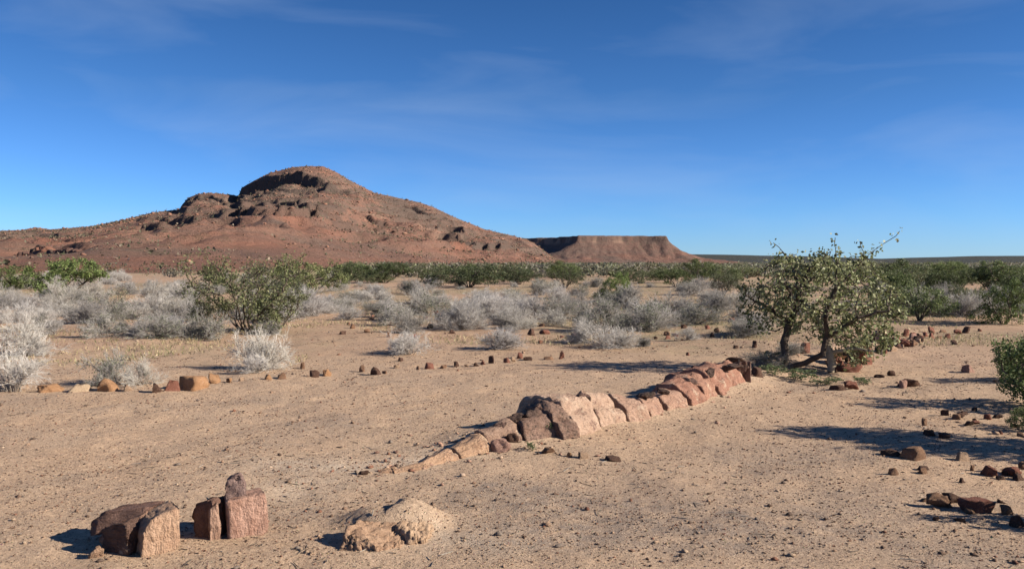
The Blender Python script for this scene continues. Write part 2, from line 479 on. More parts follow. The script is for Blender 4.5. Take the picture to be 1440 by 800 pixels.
H = H + (1 - back) * smooth(0.02, 0.2, T) * (2.6 * fbm2(HX / 19, HY / 19, 4, 17) + 1.1 * np.abs(fbm2(HX / 6.5, HY / 6.5, 3, 18))) * (0.35 + 0.65 * T) * (1 - 0.7 * smooth(0.94, 1, T))
cap_ = (crest - EYE) / YR * HY + EYE - 0.012 * (YR - HY)
H = np.where(HY < YR, np.minimum(H, np.where(T > 0.3, cap_, 1e9)), H)
H = H - 1.5 * (1 - smooth(0.0, 0.04, T)) - 40 * smooth(0.8, 1.0, back)
H = np.where(HX > 60, H - 12 * smooth(60, 110, HX), H)
def blob(px, Y, rx, ry):
    x0 = (px - 720) / F * Y
    return np.exp(-((HX - x0) / rx) ** 2 - ((HY - Y) / ry) ** 2) * smooth(-0.5, 0.2, fbm2(HX / 12, HY / 12, 3, 25))
ochre = 0.9 * blob(612, 668, 11, 18) + 0.8 * blob(525, 700, 7, 12) + 0.5 * blob(640, 640, 12, 14) + 0.5 * blob(590, 720, 9, 12) + 0.35 * blob(330, 330, 30, 20)
red = blob(578, 520, 14, 22) + 0.6 * blob(640, 560, 14, 20) + 0.7 * blob(330, 420, 25, 30) + 0.8 * blob(60, 480, 40, 60) + 0.5 * blob(420, 420, 25, 30) + 0.6 * blob(20, 400, 25, 40)
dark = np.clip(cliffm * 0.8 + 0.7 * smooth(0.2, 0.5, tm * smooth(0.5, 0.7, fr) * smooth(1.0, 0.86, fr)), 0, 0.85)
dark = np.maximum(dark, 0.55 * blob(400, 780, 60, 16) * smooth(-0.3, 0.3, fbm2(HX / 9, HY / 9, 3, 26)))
red = red + 0.35 * smooth(0.62, 0.2, T) * smooth(-0.5, 0.3, fbm2(HX / 50, HY / 50, 4, 28))
hcol = np.stack([np.clip(ochre, 0, .9), dark, np.clip(red, 0, .85)], -1).reshape(-1, 3)
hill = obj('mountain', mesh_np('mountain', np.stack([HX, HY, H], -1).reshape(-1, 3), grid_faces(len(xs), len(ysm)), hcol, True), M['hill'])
HILLV = (HX, HY, H, T)
struct(hill, 'red-brown rocky mountain with a domed summit and dark cliff bands')

# ------------------------------------------------------------------ mesa
def poly_sdf(x, y, pts):
    pts = np.array(pts, float); n = len(pts)
    d = np.full(x.shape, 1e9); ins = np.zeros(x.shape, bool)
    for i in range(n):
        ax, ay = pts[i]; bx, by = pts[(i + 1) % n]
        ex, ey = bx - ax, by - ay
        u = np.clip(((x - ax) * ex + (y - ay) * ey) / (ex * ex + ey * ey), 0, 1)
        d = np.minimum(d, np.hypot(x - ax - u * ex, y - ay - u * ey))
        cnd = (ay > y) != (by > y)
        with np.errstate(divide='ignore', invalid='ignore'):
            ins ^= cnd & (x < (bx - ax) * (y - ay) / (by - ay + 1e-12) + ax)
    return np.where(ins, -d, d)
xs = np.arange(-130, 420, 2.2); ysm = np.concatenate([np.arange(1340, 1700, 2.4), np.arange(1700, 2050, 10)])
HX, HY = np.meshgrid(xs, ysm)
jx = 4 * fbm2(HX / 22, HY / 22, 3, 41); jy = 4 * fbm2(HX / 22, HY / 22, 3, 42)
sdf = poly_sdf(HX + jx, HY + jy, [(258, 1498), (215, 1505), (165, 1492), (112, 1478), (100, 1530), (78, 1590), (36, 1620), (-60, 1700), (-60, 1950), (255, 1950), (262, 1700)])
d = np.clip(sdf, 0, None)
H = 47.5 + 1.0 * fbm2(HX / 30, HY / 30, 3, 43) - 8.0 * smooth(0, 5, d) - 37 * (1 - np.exp(-np.clip(d - 4, 0, None) / (44 - 6 * smooth(200, 290, HX))))
tal = smooth(4, 20, d) * smooth(160, 60, d)
H = H + tal * (np.abs(fbm2(HX / 24, HY / 60, 3, 44)) - 0.2) * 5 + 0.7 * fbm2(HX / 6, HY / 6, 3, 45)
H = H - 8 * smooth(110, 190, d)
dark = 0.7 * smooth(0, 2, d) * smooth(9, 4, d) * smooth(-0.2, 0.3, fbm2(HX / 9, HY / 40, 3, 46))
redp = smooth(20, 45, d) * 0.3 * smooth(-0.1, 0.3, fbm2(HX / 40, HY / 40, 3, 47))
ochre = 0.5 * smooth(0, 2, d) * smooth(14, 5, d) * smooth(0.0, 0.3, fbm2(HX / 12, HY / 40, 3, 48))
mesa = obj('mesa', mesh_np('mesa', np.stack([HX, HY, H], -1).reshape(-1, 3), grid_faces(len(xs), len(ysm)),
           np.stack([ochre, dark, redp], -1).reshape(-1, 3), True), M['mesa'])
struct(mesa, 'flat-topped red mesa beyond the right flank of the mountain')

# ------------------------------------------------------------------ distant plateau on the horizon
pl = [(-3500, 362), (-600, 362), (600, 360), (950, 356.5), (1100, 359), (1180, 361), (1240, 363.5), (1290, 361.5), (1380, 359.5), (1440, 359), (1800, 358), (2600, 362), (4500, 361)]
PX = np.array([(p[0] - 720) / F * 3600 for p in pl]); PH = np.array([(HOR - p[1]) / F * 3600 + EYE for p in pl])
xs = np.arange(-12000, 11000, 45.0); ysm = np.arange(2500, 4300, 60.0)
HX, HY = np.meshgrid(xs, ysm)
tt = np.clip((HY - 2500) / 1100, 0, 1)
H = np.interp(HX, PX, PH) * tt ** 1.6 * np.clip(1 - (HY - 3600) / 900, 0, 1) + 2.2 * fbm2(HX / 130, HY / 130, 5, 51) * tt - 1.0
plateau = obj('distant_plateau', mesh_np('distant_plateau', np.stack([HX, HY, H], -1).reshape(-1, 3), grid_faces(len(xs), len(ysm)),
              np.zeros((HX.size, 3)), True), M['plateau'])
struct(plateau, 'low dark scrub-covered plateau along the horizon')

# ------------------------------------------------------------------ geometry makers
def tubes(p0, p1, r0, r1, sides=4):
    p0 = np.asarray(p0, float); p1 = np.asarray(p1, float); n = len(p0)
    ax = p1 - p0; ln = np.linalg.norm(ax, axis=1, keepdims=True); ax = ax / np.maximum(ln, 1e-6)
    ref = np.where(np.abs(ax[:, 2:3]) < 0.9, np.array([[0, 0, 1.0]]), np.array([[1.0, 0, 0]]))
    u = np.cross(ax, ref); u /= np.linalg.norm(u, axis=1, keepdims=True); v = np.cross(ax, u)
    an = np.arange(sides) * 2 * math.pi / sides
    off = np.cos(an)[None, :, None] * u[:, None, :] + np.sin(an)[None, :, None] * v[:, None, :]
    r0 = np.broadcast_to(np.asarray(r0, float), (n,))[:, None, None]; r1 = np.broadcast_to(np.asarray(r1, float), (n,))[:, None, None]
    vv = np.concatenate([p0[:, None] + off * r0, p1[:, None] + off * r1], 1)      # n, 2s, 3
    k = np.arange(sides); k2 = (k + 1) % sides
    fq = np.stack([k, k2, k2 + sides, k + sides], 1)
    ff = (np.arange(n) * 2 * sides)[:, None, None] + fq[None]
    return vv.reshape(-1, 3), ff.reshape(-1, 4)

def unit(v): return v / np.maximum(np.linalg.norm(v, axis=-1, keepdims=True), 1e-9)
def leaves(cen, size, rng, tint, updir=None, width=0.5, var=0.3, spread=1.0):
    """rhombic leaves at the centres; returns verts, quads, colours"""
    n = len(cen)
    d = unit(rng.normal(size=(n, 3)) * spread + (updir if updir is not None else 0))
    s = unit(np.cross(d, rng.normal(size=(n, 3))))
    L = size * rng.uniform(0.6, 1.3, (n, 1)); W = L * width
    nrm = np.cross(d, s)
    base = cen - d * L * 0.5; tip = cen + d * L * 0.5 - nrm * L * 0.12
    a = cen + s * W * 0.5 + nrm * L * 0.08; bq = cen - s * W * 0.5 + nrm * L * 0.08
    v = np.stack([base, a, tip, bq], 1).reshape(-1, 3)
    f = np.arange(n * 4).reshape(-1, 4)
    tint = np.asarray(tint, float)
    ti = tint[rng.integers(0, len(tint), n)] * (1 + rng.uniform(-var, var, (n, 1)))
    return v, f, np.repeat(ti, 4, 0)

def twig_shrub(seed, n0=16, kids=(6, 5, 3), flat=1.0, lean=0.0):
    """bleached dry shrub, about 1 m tall and 1.2 m wide"""
    r = np.random.default_rng(seed)
    P0 = np.zeros((n0, 3)); P0[:, :2] = r.normal(size=(n0, 2)) * 0.05; P0[:, 2] = -0.02
    th = r.uniform(0, r.uniform(1.25, 2.0) * math.pi, n0); el = np.arccos(r.uniform(r.uniform(0.05, 0.45), 1.0, n0))
    D = np.stack([np.sin(el) * np.cos(th), np.sin(el) * np.sin(th), np.cos(el) * flat], 1)
    D = unit(D)
    Lg = r.uniform(0.25, 0.68, (n0, 1))
    seg = [(P0, P0 + D * Lg, 0.011, 0.006)]
    lens = [0.27, 0.17, 0.10]; rad = [(0.0045, 0.003), (0.0028, 0.002), (0.0021, 0.0012)]
    p0, d0, l0 = P0, D, Lg
    for lv, k in enumerate(kids):
        n = len(p0)
        u = r.uniform(0.25, 1.0, (n, k, 1))
        st_ = p0[:, None] + d0[:, None] * l0[:, None] * u
        dd = unit(d0[:, None] * 0.9 + r.normal(size=(n, k, 3)) * 0.62 + np.array([lean, 0, 0.12]))
        ll = lens[lv] * r.uniform(0.55, 1.35, (n, k, 1))
        st_, dd, ll = st_.reshape(-1, 3), dd.reshape(-1, 3), ll.reshape(-1, 1)
        seg.append((st_, st_ + dd * ll, rad[lv][0], rad[lv][1]))
        p0, d0, l0 = st_, dd, ll
    V, Fc, off, CC = [], [], 0, []
    tones = [(0.2, 0.165, 0.135), (0.33, 0.295, 0.255), (0.43, 0.395, 0.355), (0.52, 0.485, 0.445)]
    for li, (a, e, ra, rb) in enumerate(seg):
        e = e.copy(); e[:, 2] = np.maximum(e[:, 2], 0.01)
        v, f = tubes(a, e, ra, rb, 3)
        V.append(v); Fc.append(f + off); off += len(v)
        CC.append(np.repeat(np.array([tones[li]]) * r.uniform(0.75, 1.2, (len(a), 1)), 6, 0))
    tips = (p0 + d0 * l0)
    tips[:, 2] = np.maximum(tips[:, 2], 0.02)
    return np.concatenate(V), np.concatenate(Fc), tips, np.concatenate(CC)

def colonize(nodes, parent, attr, step, infl, kill, iters, rng):
    nodes = [np.array(p, float) for p in nodes]; parent = list(parent)
    A = np.array(attr, float); near = np.full(len(A), 1e9); idx = np.zeros(len(A), int)
    def upd(k0):
        nonlocal near, idx
        for k in range(k0, len(nodes)):
            dd = np.linalg.norm(A - nodes[k], axis=1)
            m_ = dd < near; near[m_] = dd[m_]; idx[m_] = k
    upd(0)
    for it in range(iters):
        act = near < infl
        if not act.any(): break
        dirs = {}
        for a_, i_ in zip(A[act], idx[act]):
            v_ = a_ - nodes[i_]; dirs[i_] = dirs.get(i_, 0) + v_ / (np.linalg.norm(v_) + 1e-9)
        k0 = len(nodes)
        for i_, v_ in dirs.items():
            v_ = v_ / (np.linalg.norm(v_) + 1e-9) + rng.normal(size=3) * 0.25
            v_ /= np.linalg.norm(v_)
            nodes.append(nodes[i_] + v_ * step); parent.append(i_)
        upd(k0)
        keep = near > kill
        A, near, idx = A[keep], near[keep], idx[keep]
        if len(A) == 0: break
    return np.array(nodes), np.array(parent)

def limb_nodes(limbs, step):
    """polylines -> nodes/parents; a limb starts at the node nearest to its first point"""
    nodes, par = [], []
    for L in limbs:
        L = [np.array(p, float) for p in L]
        if not nodes:
            nodes.append(L[0]); par.append(-1); cur = 0
        else:
            dd = np.linalg.norm(np.array(nodes) - L[0], axis=1); cur = int(dd.argmin())
            if dd[cur] > 0.12:
                nodes.append(L[0]); par.append(-1); cur = len(nodes) - 1
        for a_, b_ in zip(L[:-1], L[1:]):
            n = max(1, int(np.linalg.norm(b_ - a_) / step))
            for k in range(1, n + 1):
                nodes.append(a_ + (b_ - a_) * k / n + RNG.normal(size=3) * step * 0.10); par.append(cur); cur = len(nodes) - 1
    return nodes, par

def radii(nodes, par, rtip, power=2.3, rmax=1e9):
    n = len(nodes); acc = np.zeros(n); has = np.zeros(n, bool)
    for i in range(n):
        if par[i] >= 0: has[par[i]] = True
    order = np.argsort(-np.arange(n))
    for i in order:
        if not has[i]: acc[i] += rtip ** power
        if par[i] >= 0: acc[par[i]] += acc[i]
    return np.minimum(acc ** (1 / power), rmax), has

def skeleton_mesh(nodes, par, r, sides, lo=0, hi=1e9):
    i = np.array([k for k in range(len(nodes)) if par[k] >= 0 and lo <= r[k] < hi])
    p = par[i]
    rp = np.minimum(r[p], r[i] * 1.35)
    a = nodes[p] - unit(nodes[i] - nodes[p]) * (r[i] * 0.4)[:, None]
    return tubes(a, nodes[i], rp, r[i], sides)

def bushy(seed, wid, hei, natt, leaf, nleaf, tint, stems=7, base=0.0, lw=0.5, lobes=9):
    """leafy multi-stemmed shrub: returns (stem mesh data, leaf mesh data)"""
    r = np.random.default_rng(seed)
    att = []
    lob = [(0, 0, hei * 0.5, wid * 0.36, hei * 0.46)]
    for k in range(lobes):
        a = r.uniform(0, 2 * math.pi); q = r.uniform(0.4, 0.95)
        lob.append((math.cos(a) * wid * 0.36 * q, math.sin(a) * wid * 0.36 * q, hei * r.uniform(0.16, 0.78), wid * r.uniform(0.13, 0.24), hei * r.uniform(0.16, 0.3)))
    while len(att) < natt:
        l_ = lob[r.integers(0, len(lob))]
        p = r.normal(size=3); p /= np.linalg.norm(p); p *= r.uniform(0.35, 1.0) ** 0.5
        q = np.array([l_[0] + p[0] * l_[3], l_[1] + p[1] * l_[3], l_[2] + p[2] * l_[4]])
        if q[2] > base * hei + 0.05: att.append(q)
    limbs = []
    for k in range(stems):
        a = r.uniform(0, 2 * math.pi); q = r.uniform(0.1, 0.3)
        e = np.array([math.cos(a) * wid * q, math.sin(a) * wid * q, hei * r.uniform(0.35, 0.6)])
        m_ = e * 0.5 + r.normal(size=3) * 0.06 * hei; m_[2] = e[2] * 0.45
        limbs.append([(0.04 * math.cos(a), 0.04 * math.sin(a), -0.05), m_, e])
    nd, pr = limb_nodes(limbs, hei * 0.07)
    nd, pr = colonize(nd, pr, att, hei * 0.06, hei * 0.6, hei * 0.075, 40, r)
    rr, has = radii(nd, pr, 0.0045 * hei, 2.4)
    sv, sf = skeleton_mesh(nd, pr, rr, 4)
    cand = np.where(rr < 0.009 * hei)[0]
    pick = cand[r.integers(0, len(cand), nleaf)]
    if stems == 8 and base == 0.0: pick = np.concatenate([pick[: nleaf // 2], r.choice(cand, 260)[r.integers(0, 260, nleaf - nleaf // 2)]])
    cen = nd[pick] + r.normal(size=(nleaf, 3)) * hei * 0.035
    cen[:, 2] = np.maximum(cen[:, 2], 0.03)
    lv, lf, lc = leaves(cen, leaf, r, tint, None, lw)
    return (sv, sf), (lv, lf, lc)

# ------------------------------------------------------------------ rock makers
import bmesh
_ico = {}
def ico(sub):
    if sub not in _ico:
        bm = bmesh.new(); bmesh.ops.create_icosphere(bm, subdivisions=sub, radius=1.0)
        bm.verts.index_update()
        v = np.array([x.co[:] for x in bm.verts]); f = np.array([[q.index for q in p.verts] for p in bm.faces])
        bm.free(); _ico[sub] = (v, f)
    v, f = _ico[sub]
    return v.copy(), f
def rock_data(seed, sub=3, cuts=9, rough=0.10, box=0.0):
    r = np.random.default_rng(seed)
    v, f = ico(sub)
    if box:
        v = v / np.max(np.abs(v), axis=1, keepdims=True) * (box) + v * (1 - box)
    for k in range(cuts):
        n = unit(r.normal(size=3)); d = r.uniform(0.5, 0.85)
        s_ = v @ n - d
        v = v - np.clip(s_, 0, None)[:, None] * n * 0.95
    n3 = fbm3(v * 1.6 + seed * 3.1 + 20, 3)
    v = v * (1 + rough * n3[:, None])
    v = v * (1 + rough * 0.35 * fbm3(v * 6 + seed + 40, 2)[:, None])
    ext = np.abs(v).max(0)
    return v / ext, f
def hull_data(pts, cuts=2, rough=0.06, fine=0.03, seed=0, scale=1.0):
    """convex hull of points, subdivided and roughened: broken-stone look"""
    bm = bmesh.new()
    for p_ in pts: bm.verts.new(p_)
    ret = bmesh.ops.convex_hull(bm, input=bm.verts)
    bmesh.ops.delete(bm, geom=list({g for g in ret['geom_interior'] + ret['geom_unused'] if isinstance(g, bmesh.types.BMVert)}), context='VERTS')
    bmesh.ops.triangulate(bm, faces=bm.faces[:])
    for k in range(cuts):
        bmesh.ops.subdivide_edges(bm, edges=bm.edges[:], cuts=1, use_grid_fill=True, smooth=0.0)
        bmesh.ops.triangulate(bm, faces=bm.faces[:])
    bm.normal_update(); bm.verts.index_update()
    v = np.array([x.co[:] for x in bm.verts]); n = np.array([x.normal[:] for x in bm.verts])
    f = np.array([[q.index for q in p.verts] for p in bm.faces]); bm.free()
    u = v / scale
    d = rough * fbm3(u * 2.2 + seed * 3.7 + 30, 3) + fine * fbm3(u * 8 + seed * 1.9 + 50, 3) - fine * 1.2 * np.exp(-(fbm3(u * 3.1 + seed * 7.3 + 70, 2) / 0.05) ** 2)
    return v + n * (d * scale)[:, None], f
ROCKS = []
for k in range(16):
    r = np.random.default_rng(100 + k)
    pts = unit(r.normal(size=(11 + k % 5, 3))) * r.uniform(0.75, 1.0, (11 + k % 5, 1))
    if k % 3 == 0: pts = np.sign(pts) * np.abs(pts) ** 0.6
    v, f = hull_data(pts, 2 if k > 5 else 3, 0.14, 0.07, k)
    v = v / np.abs(v).max(0)
    v[:, 2] = np.where(v[:, 2] > 0.62, 0.62 + (v[:, 2] - 0.62) * 0.35, v[:, 2])
    v[:, :2] *= (1 - 0.15 * np.clip(v[:, 2:3], -0.8, 1))
    v = v / np.abs(v).max(0)
    ROCKS.append(mesh_np('stone', v, f, None, False)); ROCKS[-1].materials.append(M['stone'])
def stone(px, py, wpx, hpx, colr, label, group=None, name='stone', var=None, deep=0.8, cat='stone', rz=None, tilt=0.0):
    p = at(px, py)
    s = p.y / F
    wv = max(wpx * s / 2, 0.02); hv = max(hpx * s / 2, 0.012)
    me = ROCKS[(var if var is not None else random.randrange(len(ROCKS)))]
    o = bpy.data.objects.new(name, me); COL.objects.link(o)
    dep = wv * deep
    z = float(gz(p.x, p.y + dep))
    o.location = (p.x, p.y + dep * 0.8, z + hv * 0.5)
    o.scale = (wv, dep, hv * 1.5)
    o.rotation_euler = (tilt, tilt * 0.6, random.choice((0, math.pi)) + random.uniform(-0.5, 0.5) if rz is None else rz)
    o.color = (*colr, 1)
    tag(o, label, cat, group)
    return o

# ------------------------------------------------------------------ the petrified log
PINK = (0.46, 0.29, 0.21); REDR = (0.38, 0.205, 0.145); TAN = (0.50, 0.325, 0.21); PALE = (0.54, 0.38, 0.28); UMB = (0.29, 0.19, 0.145)
lg = bpy.data.objects.new('petrified_log', None); COL.objects.link(lg)
l0 = at(790, 608); lg.location = l0
tag(lg, 'long fossilised tree trunk broken into pink and red segments half sunk in sand', 'log')
def log_segment(a, bq, seed, colr, mat, nose=0.0, rough=0.10, gap=0.02, roll=0.0):
    """a, b = (px, base_py, top_py) of the sunlit side at both ends"""
    r = np.random.default_rng(seed)
    ends = []
    for (px, bp, tp) in (a, bq):
        p = at(px, bp)
        h = EYE - (tp + 2 - HOR) * (p.y + 0.34) / F - p.z
        h = max(h, 0.05)
        ends.append((p, h))
    P0, P1 = ends[0][0], ends[1][0]
    h0, h1 = ends[0][1], ends[1][1]
    ax = Vector((P1.x - P0.x, P1.y - P0.y, 0)); Ln = ax.length; ax.normalize()
    perp = Vector((-ax.y, ax.x, 0))                 # away from the viewer
    w0, w1 = max(h0 * 1.05 + 0.05, 0.09), max(h1 * 1.05 + 0.05, 0.09)
    na, nl = 44, max(10, int(Ln / 0.022))
    V = []
    tl = np.linspace(0, 1, nl)
    an = np.arange(na) * 2 * math.pi / na
    facet = 1 + 0.05 * np.sin(an * 3 + r.uniform(0, 6)) + 0.05 * np.sin(an * 5 + r.uniform(0, 6)) + 0.03 * np.sin(an * 9 + r.uniform(0, 6))
    rings = []
    e0, e1 = r.uniform(-0.1, 0.1, 2)
    def ring(tv, sc):
        wv = w0 + (w1 - w0) * tv; hv = h0 + (h1 - h0) * tv
        c, s = np.cos(an), np.sin(an)
        lat = c * wv * facet * sc
        ver = (s * (hv + 0.11) * (0.5 + 0.5 * facet) * sc - 0.11)
        ver = np.where(s > 0, ver, -0.11 + s * 0.06 * sc)
        sh = ((e0 * (1 - tv) + e1 * tv) * 0.5) * lat + 0.0 * ver
        along = Ln * (gap / Ln + (1 - 2 * gap / Ln) * tv) + sh
        z0 = P0.z + (P1.z - P0.z) * tv
        cx = P0.x + ax.x * along + perp.x * (wv * 0.9 + lat); cy = P0.y + ax.y * along + perp.y * (wv * 0.9 + lat)
        return np.stack([cx, cy, z0 - 0.02 + ver], 1)
    # end caps: two inner rings + centre
    rings.append(ring(0.0, 0.02)); rings.append(ring(0.0, 0.35)); rings.append(ring(0.0, 0.7))
    rings.append(ring(0.0, 0.965))
    for tv in tl:
        sc = 1.0
        if nose: sc = 1 - nose * (1 - smooth(0, 0.8, tv))
        rings.append(ring(0.008 + 0.984 * tv, sc))
    rings.append(ring(1.0, 0.965)); rings.append(ring(1.0, 0.7)); rings.append(ring(1.0, 0.35)); rings.append(ring(1.0, 0.02))
    V = np.concatenate(rings)
    cen = np.array([(P0.x + P1.x) / 2, (P0.y + P1.y) / 2, 0]) + np.array([perp.x, perp.y, 0]) * (w0 + w1) * 0.45
    loc = V - cen
    la = loc @ np.array([ax.x, ax.y, 0]); lp = loc @ np.array([perp.x, perp.y, 0])
    q = np.stack([la, lp, loc[:, 2]], 1)
    dirs = unit(np.stack([0 * la, lp, q[:, 2] + 0.05], 1))
    amp = (h0 + h1) * 0.5
    nz = fbm3(q * np.array([4.0, 9, 9]) + seed * 5.3 + 30, 3) * rough * amp * 1.6 + fbm3(q * np.array([16.0, 26, 26]) + seed + 50, 3) * rough * amp * 0.75
    # longitudinal splits
    for k in range(4):
        a0 = r.uniform(0.3, 2.8); ang = np.arctan2(q[:, 2], lp) + 0.25 * fbm3(q * 5 + k * 9, 2)
        nz = nz - 0.12 * amp * np.exp(-((ang - a0) / 0.06) ** 2)
    q = q + dirs * nz[:, None]
    q[:, 0] += 0.012 * fbm3(q * 9 + seed * 2.2 + 60, 2) * amp / 0.3
    nr = len(rings)
    i = np.arange(nr - 1)[:, None] * na + np.arange(na)[None]; j = np.arange(nr - 1)[:, None] * na + (np.arange(na)[None] + 1) % na
    Fc = np.stack([i, j, j + na, i + na], -1).reshape(-1, 4)[:, ::-1]
    me = mesh_np('log_segment', q, Fc, None, False)
    o_ = obj('log_segment', me, mat, lg)
    ang = math.atan2(ax.y, ax.x)
    o_.location = Vector(cen) - lg.location
    o_.rotation_euler = (roll, 0, ang)
    o_.color = (*colr, 1)
    return o_
SEG = [((503, 670, 658), (562, 666, 650), TAN, 'fossil', 0.45), ((558, 668, 651), (604, 660, 637), TAN, 'fossil', 0.1), ((606, 660, 635), (650, 646, 616), TAN, 'fossil', 0.0), ((650, 646, 617), (693, 634, 598), TAN, 'fossil', 0.0),
       ((690, 628, 597), (738, 620, 581), (0.36, 0.24, 0.175), 'fossil', 0), ((740, 622, 582), (786, 616, 566), UMB, 'fossil_dark', 0),
       ((787, 616, 564), (811, 612, 553), UMB, 'fossil_dark', 0), ((812, 613, 549), (846, 603, 546), PALE, 'fossil', 0),
       ((847, 601, 547), (884, 593, 548), PALE, 'fossil', 0), ((884, 593, 549), (917, 586, 552), (0.50, 0.33, 0.24), 'fossil', 0), ((918, 585, 553), (939, 580, 549), PINK, 'fossil', 0),
       ((941, 579, 550), (968, 572, 538), PINK, 'fossil', 0), ((971, 571, 533), (993, 564, 524), REDR, 'fossil', 0), ((993, 564, 524), (1011, 557, 517), (0.42, 0.235, 0.165), 'fossil', 0),
       ((1013, 556, 511), (1048, 537, 501), REDR, 'fossil', 0)]
HAIR = {884, 993}
for k, (a, bq, cc, mm_, nose) in enumerate(SEG):
    s_ = log_segment(a, bq, 300 + k, cc, M[mm_], nose, 0.20 if mm_ == 'fossil_dark' else 0.12, (0.016 if 800 < a[0] else 0.012) if 690 < a[0] else 0.003)
    if mm_ == 'fossil_dark': s_['label'] = 'dark crumbling middle of the trunk'
# dark weathered plates along the broken top and in the cracks
def plate(px, py, wpx, hpx, seed, colr, up, rz=0.0, ry=0.0):
    p = at(px, py); s_ = p.y / F; r = np.random.default_rng(seed)
    pts = unit(r.normal(size=(14, 3))); pts = np.sign(pts) * np.abs(pts) ** 0.7
    pts = pts * np.array([wpx * s_ / 2, wpx * s_ * 0.32, hpx * s_ / 2])
    v, f = hull_data(pts, 3, 0.16, 0.08, seed, 0.1)
    o_ = obj('bark_plate', mesh_np('bark_plate', v, f, None, False), M['fossil_dark'], lg)
    o_.location = Vector((p.x, p.y + 0.24, p.z + up - (0.075 if up > 0.24 else 0.02))) - lg.location
    o_.rotation_euler = (0.15, ry, rz); o_.color = (*colr, 1)
VB = (0.12, 0.08, 0.065)
for k, (px, py, a_, h_, up) in enumerate([(702, 626, 26, 12, .15), (726, 620, 28, 16, .17), (748, 617, 28, 18, .20), (764, 615, 26, 18, .22), (782, 612, 22, 22, .22), (798, 609, 20, 18, .27), (822, 604, 28, 12, .34),
                                          (912, 587, 30, 9, .27), (938, 580, 22, 8, .26), (980, 565, 36, 9, .27), (1008, 556, 28, 9, .32), (1036, 544, 34, 12, .32), (1050, 540, 22, 24, .20), (752, 618, 34, 20, .1), (790, 612, 20, 20, .12)]):
    plate(px, py, a_, h_, 700 + k, VB if k % 3 else (0.17, 0.105, 0.085), up, random.uniform(-0.4, 0.9), random.uniform(-0.3, 0.3))
# small broken bits that stand on the trunk's line
# ------------------------------------------------------------------ big rocks in front
def block(px, py, wpx, hpx, dpx, seed, rz, tilt=(0, 0), box=0.8, cuts=5, rough=0.10, sub=4, taper=0.0, lift=0.0, streak=(0, 0, 0)):
    """block of petrified wood: dict(mesh, location, size) standing on the ground at px,py"""
    p = at(px, py); s = p.y / F
    v, f = rock_data(seed, sub, cuts, rough, box)
    sz = np.array([wpx * s / 2, dpx * s / 2, hpx * s / 2])
    v = v * (1 - taper * (v[:, 2:3] * 0.5 + 0.5) * np.array([1, 1, 0]))
    if streak[0]:
        an = np.arctan2(v[:, 1], v[:, 0])
        v = v * (1 + streak[0] * np.stack([np.sin(an * 17) + np.sin(an * 29 + 1)] * 2 + [0 * an], 1) * 0.5)
    v = v * sz
    return v, f, p, sz
def add_block(parent, name, v, f, loc, rot, colr, mat):
    o_ = obj(name, mesh_np(name, v, f, None, False), mat, parent)
    o_.location = loc - parent.location; o_.rotation_euler = rot; o_.color = (*colr, 1)
    return o_
def px_rock(parent, name, poly, org, ref, thick, rz, dy, seed, colr, mat, rough=0.05, fine=0.03, back=0.9, cuts=3, tx=0.0):
    """stone whose front outline is poly (photo pixels about ref), `thick` metres deep, turned by rz about its base"""
    s_ = org.y / F
    fr_ = np.array([((x - ref[0]) * s_, 0, (ref[1] - y) * s_) for x, y in poly])
    cx_ = fr_[:, 0].mean()
    fr_[:, 0] -= cx_
    zc = fr_[:, 2].min()
    bk = fr_.copy(); bk[:, 0] *= back; bk[:, 2] = zc + (bk[:, 2] - zc) * (0.5 + 0.5 * back); bk[:, 1] = thick
    mid_ = (fr_ + bk) / 2; mid_[:, 0] *= 1.04
    pts = np.concatenate([fr_, bk, mid_]); pts[:, 1] -= thick / 2
    pts[:, 1] += tx * (pts[:, 2] - zc)
    v, f = hull_data(pts, cuts, rough, fine, seed, 0.12)
    o_ = obj(name, mesh_np(name, v, f, None, False), mat, parent)
    o_.location = Vector((org.x + cx_, org.y + dy, org.z)) - parent.location
    o_.rotation_euler = (0, 0, rz); o_.color = (*colr, 1)
    return o_
pp = at(322, 756)
stump = bpy.data.objects.new('fossil_stump', None); COL.objects.link(stump); stump.location = pp
tag(stump, 'upright pink petrified stump of two blocks with a knob on top', 'rock')
R_ = (322, 756)
px_rock(stump, 'block', [(309, 703), (330, 700), (362, 697), (366, 720), (365, 752), (340, 765), (312, 766)], pp, R_, 0.19, 0.42, 0.11, 1, (0.50, 0.31, 0.235), M['fossil_up'], 0.10, 0.05, 0.95)
px_rock(stump, 'slab', [(274, 728), (281, 707), (300, 701), (309, 702), (312, 765), (277, 766)], pp, R_, 0.17, -0.30, 0.07, 2, (0.21, 0.125, 0.095), M['fossil_up'], 0.12, 0.06, 0.9)  # shaded left side: shade darkened into the slab colour
px_rock(stump, 'slab', [(292, 712), (303, 706), (309, 764), (292, 766)], pp, R_, 0.10, 0.5, 0.01, 8, (0.44, 0.285, 0.21), M['fossil_up'], 0.10, 0.05, 0.9)
px_rock(stump, 'knob', [(309, 706), (309, 684), (315, 674), (331, 667), (337, 680), (339, 706)], pp, R_, 0.12, 0.25, 0.11, 3, (0.30, 0.21, 0.185), M['fossil_up'], 0.14, 0.07, 0.75)
pp = at(185, 782)
sb = bpy.data.objects.new('split_fossil_block', None); COL.objects.link(sb); sb.location = pp
tag(sb, 'low petrified wood block split into slanting slabs beside the upright stump', 'rock')
R_ = (185, 782)
px_rock(sb, 'block', [(182, 748), (194, 731), (212, 724), (234, 719), (234, 772), (210, 790), (180, 792)], pp, R_, 0.22, 0.62, 0.12, 4, (0.52, 0.345, 0.235), M['fossil_up'], 0.10, 0.05, 0.95)
